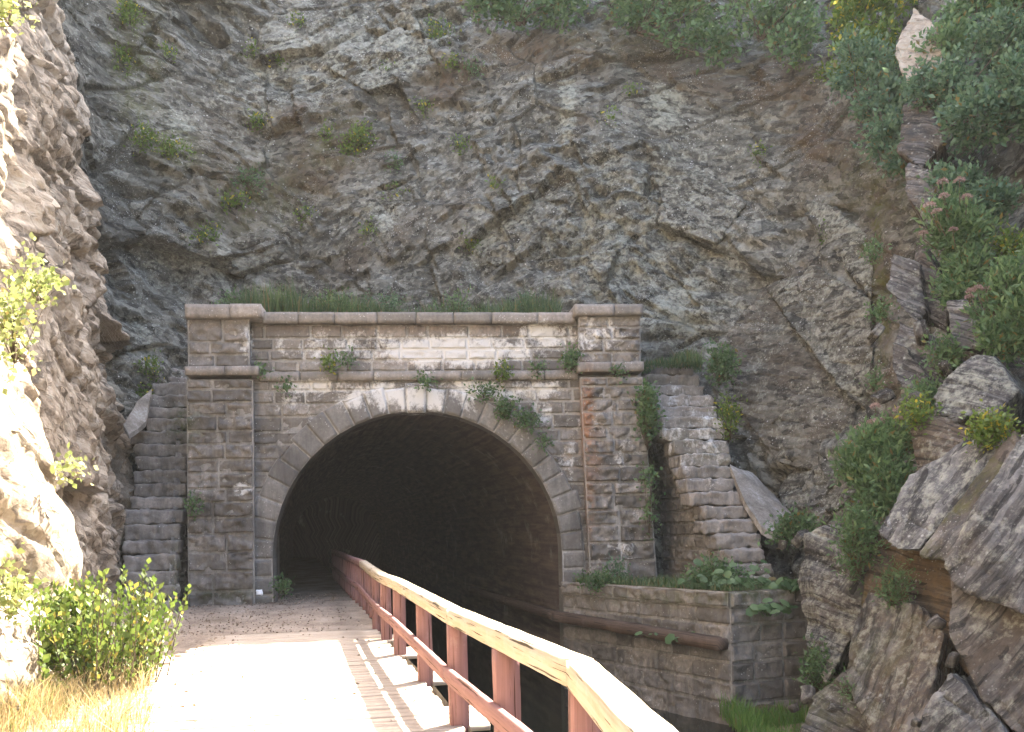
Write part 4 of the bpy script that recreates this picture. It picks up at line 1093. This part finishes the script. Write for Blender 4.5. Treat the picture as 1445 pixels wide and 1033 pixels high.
def shrub(name, label, cat, lumps, count, size, mat, ratio=0.5, stems=True, group=None, spiky=0.3, root=None, shell=0.5, parts=True, hole=0.30):
    """lumps: (px, py, D, rx_px, ry_px) bodies of leaf clumps"""
    cs = []; tot = sum(l[3] * l[4] for l in lumps)
    for x, y, D, rx, ry in lumps:
        c = P(x, y, D); k = D / FPX
        R = np.array([rx * k, (rx + ry) / 2 * k * 0.8, ry * k])
        ncl = max(3, int(count / 14 * rx * ry / tot))
        q = rng.normal(size=(ncl, 3)); q /= np.linalg.norm(q, axis=1, keepdims=True)
        rad = shell + (1 - shell) * rng.random((ncl, 1)) ** 0.6
        rad = rad * (0.8 + 0.45 * vn(q * 2.1 + x, 4))[:, None]
        cc = c + q * rad * R
        keep = vn(cc * 1.6 / max(R.max(), .2), 7) > -1 + 2 * hole
        cc, q = cc[keep], q[keep]
        per = 14
        pts = np.repeat(cc, per, 0) + rng.normal(size=(len(cc) * per, 3)) * size * (0.9 if parts else 1.3)
        dirs = np.repeat(q, per, 0) * 0.5 + rng.normal(size=(len(cc) * per, 3)) * 0.6 + np.array([0, 0, spiky])
        cs.append((pts, dirs))
    pts = np.concatenate([a for a, b in cs]); dirs = np.concatenate([b for a, b in cs])
    v, f = leafmesh(pts, dirs, size * rng.uniform(0.45, 1.4, len(pts)), ratio)
    x, y, D, rx, ry = lumps[0]
    b = P(x, y + ry, D + 0.1) if root is None else np.asarray(root)
    if not parts:
        mb = MB(); mb.add(v, f, 0)
        b = b + np.array([0, .12, 0]) if root is None else b
        for q in pts[::14]:
            mb.add(*tube([b, (b + q) / 2 + rng.normal(size=3) * .02, q], [.007, .005, .003], 3), 1)
        return tag(mb.build(name, [M[mat], M['stem']]), label, cat, group)
    e = tag(empty(name, b), label, cat, group)
    mk('foliage', v, f, M[mat], e)
    if stems:
        mb = MB()
        for x, y, D, rx, ry in lumps:
            c = P(x, y, D); k = D / FPX
            for _ in range(4):
                q = c + rng.normal(size=3) * np.array([rx, rx, ry]) * k * 0.5
                m_ = (b + q) / 2 + rng.normal(size=3) * 0.08
                mb.add(*tube([b + rng.normal(size=3) * .04, m_, q], [0.022, 0.015, 0.006], 5))
        mb.build('stem', M['stem'], e, True)
    return e

def blades(name, pts, h, mat, wd=0.012, lean=0.5, parent=None, lean_dir=None):
    n = len(pts); h = np.broadcast_to(h, (n,)) * rng.uniform(.4, 1.2, n) * (0.72 + 0.6 * vn(pts * np.array([1.7, 1.7, 0]), 5)).clip(.25)
    an = rng.uniform(0, 2 * math.pi, n); d = np.stack([np.cos(an), np.sin(an), 0 * an], 1) * (lean * rng.uniform(.1, 1, n))[:, None]
    if lean_dir is not None: d = d + np.asarray(lean_dir) * rng.uniform(.3, 1, n)[:, None]
    s = np.stack([-np.sin(an + rng.uniform(-1, 1, n)), np.cos(an), 0 * an], 1) * wd / 2
    H = h[:, None]; up = np.array([0, 0, 1.0])
    m_ = pts + up * H * .55 + d * H * .3; t = pts + up * H * .95 + d * H
    v = np.stack([pts - s, pts + s, m_ - s * .8, m_ + s * .8, t], 1).reshape(-1, 3)
    i = np.arange(n)[:, None] * 5
    f4 = i + np.array([[0, 1, 3, 2]]); f3 = i + np.array([[2, 3, 4, 4]])
    # tip as a thin quad to keep one face size
    v = np.concatenate([v.reshape(n, 5, 3), t[:, None] + s[:, None] * .15], 1).reshape(-1, 3)
    i = np.arange(n)[:, None] * 6
    f = np.concatenate([i + np.array([[0, 1, 3, 2]]), i + np.array([[2, 3, 5, 4]])])
    return mk(name, v, f, M[mat], parent)

def scatter(fr_or_fn, n):
    return np.array([fr_or_fn() for _ in range(n)])

# shrubs along the crest and the upper right hillside
TOP = 'shrubs along the top of the cliff'
shrub('shrub', 'leafy green shrub overhanging the bare cliff top, left of the others', 'shrub', [(735, 0, 30, 55, 34), (790, 8, 30, 40, 26), (690, 5, 30, 30, 22)], 3600, 0.17, 'leaf', group=TOP)
shrub('shrub', 'dark green shrub at the cliff top above the widest bare brown rock', 'shrub', [(900, 5, 29.5, 60, 40), (970, 30, 29, 55, 44), (1015, 60, 28.6, 30, 30), (940, -30, 29, 100, 40)], 6000, 0.17, 'leaf', group=TOP)
shrub('shrub', 'pale green shrub at the cliff top with small sunlit gaps', 'shrub', [(1075, 15, 28, 50, 40), (1120, 50, 27, 40, 36), (1140, 5, 27.5, 50, 30), (1080, -35, 28, 100, 40)], 5200, 0.17, 'leaf', group=TOP)
shrub('shrub', 'tall yellow-green shrub with sunlit tips near the top right', 'shrub', [(1210, 35, 25, 50, 50), (1235, 75, 24.5, 40, 40), (1195, 90, 24.8, 35, 30), (1240, -20, 25, 70, 40)], 5200, 0.16, 'leaf_bright', group=TOP)
HIL = 'bushes on the upper right hillside'
shrub('bush', 'blue-green bush hanging over the gully at upper right', 'bush', [(1215, 95, 23.5, 48, 44), (1240, 140, 22.8, 44, 46), (1255, 190, 22, 34, 36), (1275, 225, 21.4, 26, 24)], 7000, 0.13, 'leaf_blue', group=HIL)
shrub('bush', 'large blue-green bush filling the right edge below the tan rock', 'bush', [(1330, 120, 21, 60, 48), (1385, 165, 20, 60, 50), (1430, 120, 20, 40, 60), (1420, 60, 21, 60, 50), (1480, 150, 19.5, 60, 70)], 12000, 0.13, 'leaf_blue', group=HIL)
shrub('bush', 'dark green bush in the top right corner', 'bush', [(1370, 20, 22.5, 45, 40), (1430, 5, 22, 60, 50), (1340, 60, 22, 40, 30)], 6000, 0.14, 'leaf', group=HIL)
shrub('bush', 'low leafy bush on the right edge over shadowed brown earth', 'bush', [(1360, 262, 19.5, 40, 22), (1400, 285, 19, 40, 26), (1330, 255, 19.8, 20, 14)], 3500, 0.11, 'leaf_blue', group=HIL)

def flower_plant(label, lumps, heads, count, size=0.13, mat='leaf'):
    e = shrub('flowering_plant', label, 'plant', lumps, count, size, mat, ratio=0.32, spiky=0.5, group='tall pink-flowered plants on the right bank')
    b = Vector(e.location)
    for x, y, D, r in heads:
        c = P(x, y, D); k = D / FPX * r * .8
        n = 140
        q = rng.normal(size=(n, 3)); q[:, 2] = np.abs(q[:, 2]); q /= np.linalg.norm(q, axis=1, keepdims=True)
        v, f = leafmesh(c + q * k * np.array([1, 1, .75]) * rng.uniform(.6, 1.05, (n, 1)), q + rng.normal(size=(n, 3)) * .4, 0.035, 0.7)
        h = mk('flower_head', v, f, M['pink'], e)
        mk('stalk', *tube([np.array(b) * .35 + c * .65 - np.array([0, 0, .1]), c - np.array([0, 0, .1]), c + np.array([0, 0, .03])], [0.012, .008, .006], 5), M['stem'], h)
    return e
flower_plant('bushy plant with dusky pink flower heads beside the split dark rock', [(1355, 330, 18.3, 46, 40), (1365, 385, 18, 40, 34), (1340, 300, 18.6, 30, 24), (1350, 410, 17.9, 26, 20)],
             [(1330, 258, 18.2, 9), (1354, 256, 18.2, 9), (1332, 278, 18, 8), (1364, 280, 18, 9), (1312, 292, 18, 10), (1322, 300, 17.9, 8), (1345, 325, 17.7, 6), (1303, 330, 17.9, 6)], 8000)
flower_plant('pink-flowered plant at the right edge above the pale streaked block', [(1405, 430, 16.6, 34, 40), (1435, 400, 16.5, 36, 36), (1412, 480, 16.2, 26, 30), (1450, 450, 16, 30, 50)],
             [(1370, 412, 16.6, 7), (1380, 408, 16.5, 7), (1392, 409, 16.5, 8), (1368, 420, 16.6, 6)], 6500)
flower_plant('dark green pink-flowered plant left of the long leaning slab', [(1235, 640, 16.2, 44, 40), (1250, 690, 15.9, 38, 44), (1212, 660, 16.2, 30, 24), (1270, 620, 16.2, 24, 22)],
             [(1235, 575, 16.4, 8), (1268, 580, 16.2, 9), (1230, 598, 16.2, 8), (1240, 595, 16.2, 8), (1212, 604, 16.4, 6), (1220, 612, 16.3, 5), (1270, 592, 16, 6)], 9000, 0.12)
# smaller plants of the right bank
SM = 'small plants between the rocks of the right bank'
def tuft(label, x, y, D, rx, ry, n=260, size=0.09, mat='leaf', group=None, name='wild_plant', ratio=0.5, cat='plant', hole=.1):
    return shrub(name, label, cat, [(x, y, D, rx, ry)], n, size, mat, ratio, False, group, root=None, shell=.15, parts=False, hole=hole)
tuft('feathery fern strip hanging below the dark green pink-flowered plant', 1210, 760, 15.6, 18, 62, 2200, .10, 'leaf', None, 'fern', .3, 'fern')
tuft('leafy fern mat in the orange hollow under the long slab', 1262, 826, 14.5, 26, 30, 900, .07, 'leaf', None, 'fern', .3, 'fern')
tuft('bright green plant growing on top of the grey streaked slabs', 1395, 605, 14.3, 28, 22, 1100, .08, 'leaf_bright')
tuft('green sprig between the small blue-grey slab and its neighbours', 1308, 560, 17.2, 22, 24, 700, .09, 'leaf')
tuft('bright low plant left of the orange-patched grey rock', 1293, 582, 15.6, 20, 16, 600, .08, 'leaf_bright')
tuft('leafy plant in the crack right of the diagonal-cracked rock', 1335, 500, 17.2, 22, 30, 800, .09, 'leaf')
tuft('small pale plant in the mossy gully beside diamond-shaped boulder', 1245, 440, 19.2, 14, 10, 260, .08, 'leaf')
tuft('tiny sprig low in the mossy gully', 1236, 535, 18.4, 10, 14, 200, .07, 'leaf')
tuft('small plant high in the gully under the hanging blue-green bush', 1232, 355, 19.8, 12, 12, 240, .08, 'leaf')
tuft('bright grassy clump right of the tall flowering plant, at the edge', 1425, 345, 18, 24, 16, 700, .09, 'leaf_bright')
tuft('bushy weed growing from the rock foot beside canal wall', 1155, 945, 17.2, 18, 40, 900, .09, 'leaf')
tuft('small green sprig on the ochre rock rib', 1206, 975, 14.6, 12, 16, 260, .07, 'leaf')
tuft('grassy weed draped over the rock right of the pale concrete slab', 1120, 745, 20.6, 40, 22, 1300, .10, 'leaf')
tuft('weed with yellow leaves beside the upper steps on the right', 1018, 515, 25.6, 24, 28, 1300, .11, 'leaf')
tuft('brownish trailing weed along the right edge of the stairs', 1030, 590, 24.8, 12, 34, 700, .09, 'leaf_bright')
tuft('dark ivy column between the right pier and the stairs', 914, 585, 24.4, 9, 50, 1100, .10, 'leaf', None, 'ivy', .8, 'ivy')
tuft('thin ivy trail below the dark ivy column by the stairs', 917, 700, 24.0, 7, 60, 380, .09, 'leaf', None, 'ivy', .8, 'ivy', .3)

# portal plants
PP = [('ivy spray hanging over the right shoulder of the arch', 715, 577, 16, 14, 520, 'leaf'), ('ivy spray lower down the right haunch of the arch', 742, 592, 22, 9, 420, 'leaf'), ('thin ivy strand on the voussoirs right of the keystone', 682, 553, 22, 7, 260, 'leaf'),
      ('sprig of ivy at the lowest point of the strand over the arch', 768, 622, 8, 9, 140, 'leaf'), ('yellow-green fern on the string course left of the arch', 465, 513, 9, 8, 220, 'leaf_bright'), ('dark bushy fern tucked against the right parapet pier', 807, 507, 11, 15, 420, 'leaf'),
      ('small weed on the string course directly above the keystone', 601, 538, 11, 5, 160, 'leaf'), ('light green fern on the string course right of the keystone', 710, 525, 10, 7, 220, 'leaf_bright'), ('tiny fern on the string course near the left pier', 405, 543, 7, 4, 100, 'leaf'),
      ('pale fern in the parapet wall left of centre', 488, 507, 9, 7, 140, 'leaf'), ('small weed on the string course near right parapet pier', 760, 520, 9, 6, 150, 'leaf'), ('green weed at the foot of the left arch jamb', 399, 828, 8, 9, 260, 'leaf'),
      ('sprig in the joint low on the left pier', 272, 712, 7, 9, 180, 'leaf'), ('little weed on top of the right pier string course', 870, 525, 8, 5, 110, 'leaf'), ('tiny fern in the left end of the parapet wall', 368, 522, 6, 6, 110, 'leaf')]
for lab, x, y, rx, ry, n, mt in PP:
    D = 24.2 if 355 < x < 815 else 23.9
    D += (x - 592) * 24.4 / FPX * math.sin(TH)
    tuft(lab, x, y, D - .15, rx, ry, n, .085, mt, None, 'wall_fern' if 'fern' in lab else ('ivy' if 'ivy' in lab else 'weed'), .6, 'fern' if 'fern' in lab else ('ivy' if 'ivy' in lab else 'weed'))
# cliff plants
CP = 'small plants clinging to the cliff above the portal'
cl = [(505, 195, 24, 22, 700), (490, 215, 14, 10, 240), (352, 255, 26, 12, 300), (330, 285, 30, 12, 300), (365, 170, 16, 9, 200), (240, 210, 30, 14, 400), (180, 20, 16, 30, 500), (175, 90, 12, 30, 300), (205, 195, 10, 26, 300), (668, 98, 12, 6, 160), (615, 45, 24, 18, 500),
      (640, 85, 12, 10, 160), (430, 300, 8, 10, 120), (460, 190, 10, 8, 120), (520, 325, 10, 9, 140), (660, 345, 10, 22, 220), (555, 228, 12, 5, 120), (600, 150, 12, 6, 120), (895, 130, 8, 10, 120), (650, 205, 8, 18, 160), (355, 70, 8, 9, 120), (395, 85, 6, 8, 90), (240, 80, 14, 10, 120),
      (290, 330, 20, 24, 260), (215, 520, 14, 16, 260), (205, 555, 10, 10, 140), (860, 165, 9, 5, 80), (1130, 85, 16, 8, 160), (1160, 105, 10, 6, 140), (1165, 330, 12, 8, 120), (1070, 215, 12, 8, 120), (545, 100, 16, 7, 120), (420, 30, 10, 6, 90), (700, 260, 7, 6, 70), (560, 270, 7, 5, 70)]
for x, y, rx, ry, n in cl:
    p = surf_at(x, y)
    tuft('small green plant clinging to a crack in the bare rock face above the portal', x, y, float(p[1]) - 0.15, rx, ry, n, .10, 'leaf_bright' if n < 100 or (x + y) % 5 == 0 else 'leaf', CP, 'cliff_plant', .5)

# grasses: uncountable, one object each
def pt_ledge():
    u = PF.at(300, 445)[0] + (PF.at(800, 445)[0] - PF.at(300, 445)[0]) * rng.random() ** 1.5; w = -.7 - 2.6 * rng.random() ** 1.3
    p = PF.w(u, w, 0); p[2] = ledgez(p[None, 0], p[None, 1])[0] - .02
    return p
tag(blades('ledge_grass', scatter(pt_ledge, 14000), .8, 'grass', .026, .5), 'green grass strip growing on top of the portal behind the coping', 'grass', None, 'stuff')
for i_, (x, n_, wd_) in enumerate(((330, 700, 34), (400, 800, 40), (470, 700, 36), (545, 600, 40), (640, 500, 44), (745, 300, 30))):
    tuft(('bushy', 'tallest leafy', 'dark leafy', 'wide leafy', 'low', 'sparse')[i_] + ' weed clump in the grass behind the coping, ' + ('leftmost of six', 'second from the left', 'third from the left', 'fourth from the left', 'fifth from the left', 'rightmost of six')[i_],
         x, 432, 25.6 + (x - 592) * .0018, wd_, 20, n_, .09, 'leaf_blue' if i_ % 2 else 'leaf', None, 'weed', .4, 'weed')
def pt_stairtop():
    p = P(rng.uniform(905, 990), 520, rng.uniform(25.6, 27.4)); p[2] = P(900, 522, 26.5)[2] + 0.06 * rng.random()
    return p
tag(blades('stair_grass', scatter(pt_stairtop, 1500), .38, 'grass', .022, .6), 'grass tuft at the head of the right stairs', 'grass', None, 'stuff')
def pt_bank():
    x, y = rng.uniform(4.0, 6.9), rng.uniform(14.5, 19.5)
    return np.array([x, y, -2.08 + .1 * rng.random()])
tag(blades('canal_grass', scatter(pt_bank, 9000), .42, 'lush', .02, .6), 'lush bright grass at the foot of the canal wall', 'grass', None, 'stuff')
def pt_ledge2():
    t = rng.random(); s_ = rng.random() ** 1.5
    p = f1.w(L1 * (0.05 + .95 * t), -.05 - s_ * 1.6 * (0.4 + t), .42)
    return p
tag(blades('ledge_weeds', scatter(pt_ledge2, 2600), .2, 'grass', .02, .9), 'short grass and weeds along the ledge top', 'grass', None, 'stuff')
def pt_dry():
    y = 4.5 + 8.5 * rng.random(); x = -2.15 - .26 * (y - 4.5) - 2.9 * rng.random() ** 0.8
    if y > 9.5: x -= (y - 9.5) * 0.12
    return np.array([x, y, 0.0 + 0.25 * max(0, -x - 0.22 * (y - 8) - 4) * .5])
tag(blades('dry_grass', scatter(pt_dry, 18000), .42, 'straw', .009, .9, lean_dir=(.35, -.25, 0)), 'bleached dry grass at the left edge of the path', 'grass', None, 'stuff')
# dead leaves and grit lying on the dirt part of the path
def pt_lit():
    y = rng.uniform(17.5, 27); x = rail_x(y) - .1 - rng.random() ** .7 * (3.2 + .08 * (y - 17) + (2.6 if y < 23.2 else 0))
    z = -0.03 + 0.13 * sm(np.array(y), 18, 24) + 0.25 * sm(np.array(-x - 0.22 * (y - 8)), 4.0, 6.0) + .025
    return np.array([x, y, float(z)])
lp_ = scatter(pt_lit, 5000)
ex_ = np.array([(-2.3 - .24 * (y - 4.5) + abs(rng.normal()) * .35, y, .04) for y in rng.uniform(5, 17, 260)] + [(rng.uniform(-3.0, -.6) - .1 * max(0, y - 8), y, .04) for y in rng.uniform(6, 17, 70)])
lp_ = np.concatenate([lp_[:4670], ex_])
v, f = leafmesh(lp_, np.concatenate([rng.normal(size=(5000, 2)), rng.normal(size=(5000, 1)) * .12], 1), .045 * rng.uniform(.4, 1.3, 5000), .6)
tag(mk('leaf_litter', v, f, M['litter']), 'dead brown leaves littering the shaded dirt path', 'leaf litter', None, 'stuff')
# broad leaved weeds on the ledge
def bigleaf(label, x, y, D, n, r, spread):
    mb = MB()
    b = P(x, y, D)
    for i in range(n):
        c = b + np.array([rng.normal() * spread, rng.normal() * spread * .5, abs(rng.normal()) * spread * .35])
        nrm_ = np.array([rng.normal() * .6, -.5 + rng.normal() * .5, 1.0]); nrm_ /= np.linalg.norm(nrm_)
        a = np.cross(nrm_, (0.1, 1, 0)); a /= np.linalg.norm(a); bb_ = np.cross(nrm_, a)
        rr = r * rng.uniform(.6, 1.2); k = 12
        an = np.linspace(0, 2 * math.pi, k, endpoint=False)
        prof_ = rr * (1 - .35 * np.exp(-((an - math.pi / 2) / .35) ** 2)) * (1 + .06 * np.cos(an * 6))
        rim = c + (np.cos(an) * prof_)[:, None] * a + (np.sin(an) * prof_)[:, None] * bb_ - nrm_ * rr * .18
        mb.add(np.concatenate([[c], rim]), np.array([[0, 1 + j, 1 + (j + 1) % k] for j in range(k)]))
        ft = b + np.array([(c - b)[0] * .3, .05, -.12])
        tv, tf = tube([ft, (ft + c) / 2 + np.array([0, 0, .03]), c - nrm_ * .004], [.006, .005, .004], 3)
        mb.add(tv, np.concatenate([tf[:, [0, 1, 2]], tf[:, [0, 2, 3]]]))
    return tag(mb.build('broadleaf_weed', M['leaf'], None, True), label, 'weed')
bigleaf('broad-leaved weed clump spilling over the canal wall corner', 1085, 862, 19.55, 24, .11, .26)
bigleaf('broad-leaved weeds at the foot of the right stairs', 1040, 826, 20.5, 70, .085, .55)
bigleaf('broad-leaved weed cluster on the right end of the ledge', 1110, 830, 20.1, 26, .10, .25)
bigleaf('small broad-leaved weed on the timber beam, left one', 930, 896, 21.2, 9, .10, .16)
bigleaf('small broad-leaved weed on the timber beam, right one', 967, 902, 20.6, 14, .11, .18)
tuft('leafy weed mass in front of the lowest steps', 1005, 815, 21.2, 44, 24, 1900, .09, 'leaf', None, 'weed', .6, 'weed')
tuft('grassy weed on the ledge beside the right arch jamb', 845, 820, 23.3, 34, 9, 700, .09, 'leaf', None, 'weed', .5, 'weed')
tuft('faint blue-green weed against the foot of the right pier', 872, 806, 23.6, 14, 16, 300, .08, 'leaf_blue', None, 'weed', .5, 'weed')

# the sunlit bush at the left of the path: upright shoots with broad leaves
bush = tag(empty('bush', (-4.6, 11.4, 0)), 'sunlit broad-leaved bush at the left edge of the path', 'bush')
pts, dirs, st = [], [], MB()
for i in range(105):
    bx = min(rng.normal() * .34, .5) - 4.75; by = 11.4 + rng.normal() * .45
    b = np.array([bx, by, 0.05]); hgt = rng.uniform(.55, 1.25) * (1.15 - .35 * abs(bx + 4.65))
    ln = np.array([(bx + 4.75) * .35 + rng.normal() * .12, rng.normal() * .15, 1.0])
    tip = b + ln * hgt
    st.add(*tube([b, (b + tip) / 2 + rng.normal(size=3) * .03, tip], [.009, .007, .003], 4))
    k = int(hgt * 26)
    for j in range(k):
        t = (j + .6) / k
        if t < .12: continue
        an = j * 2.4 + i
        c = b + (tip - b) * t
        pts.append(c); dirs.append((math.cos(an) * .8, math.sin(an) * .8, .55 + .6 * t))
v, f = leafmesh(np.array(pts), np.array(dirs), .098 * rng.uniform(.6, 1.2, len(pts)), .62, .2)
mk('foliage', v, f, M['leaf_sun'], bush); st.build('stem', M['stem'], bush, True)
shrub('bush', 'scrubby pale bush behind the broad-leaved one, against the left rock', 'bush', [(95, 875, 11.8, 55, 50), (55, 905, 11.0, 40, 40)], 3600, .075, 'leaf_sun', .5, root=(-5.4, 11.6, .1))
# vines on the sunlit outcrop
for lab, x, y, D, rx, ry, n in (('sunlit vine hanging on the left outcrop at mid height', 50, 400, 10.7, 34, 26, 700), ('sunlit vine at the left edge low on the outcrop', 12, 450, 10.2, 24, 60, 800), ('sunlit creeper at the very foot of the left outcrop', 10, 830, 10.0, 30, 40, 700),
                               ('bright leafy vine in the top left corner', 8, 10, 11.5, 24, 20, 500), ('few yellow vine leaves on the lower left outcrop', 100, 660, 11.9, 26, 16, 180)):
    tuft(lab, x, y, D, rx, ry, int(n * .6), .075, 'leaf_blown', None, 'vine', .75, 'vine', .4)
# small white lump at the foot of the arch
v, f = rbox(P(366, 836, 23.6), (.07, .03, .06), .4, .02, .03, .03, seed=3, freq=14)
tag(mk('white_lump', v, f, M['white'], None, True), 'small white lump at the foot of the left arch jamb', 'litter')

# thin volume added to lift the blacks as lens flare would
bm = bmesh.new(); bmesh.ops.create_cube(bm, size=1.0)
me = bpy.data.meshes.new('flare_haze'); bm.to_mesh(me); bm.free()
hz = bpy.data.objects.new('flare_haze', me); COL.objects.link(hz)
hz.location = (0, 25, 22.0); hz.scale = (2000, 2000, 53)
hm = bpy.data.materials.new('thin_flare_haze'); hm.use_nodes = True
hn = hm.node_tree; hn.nodes.remove(hn.nodes['Principled BSDF'])
pv = hn.nodes.new('ShaderNodeVolumePrincipled')
pv.inputs['Color'].default_value = (0.95, 0.95, 0.95, 1); pv.inputs['Density'].default_value = 0.00034; pv.inputs['Anisotropy'].default_value = 0.0
hn.links.new(pv.outputs[0], hn.nodes['Material Output'].inputs['Volume'])
me.materials.append(hm); hz['kind'] = 'stuff'
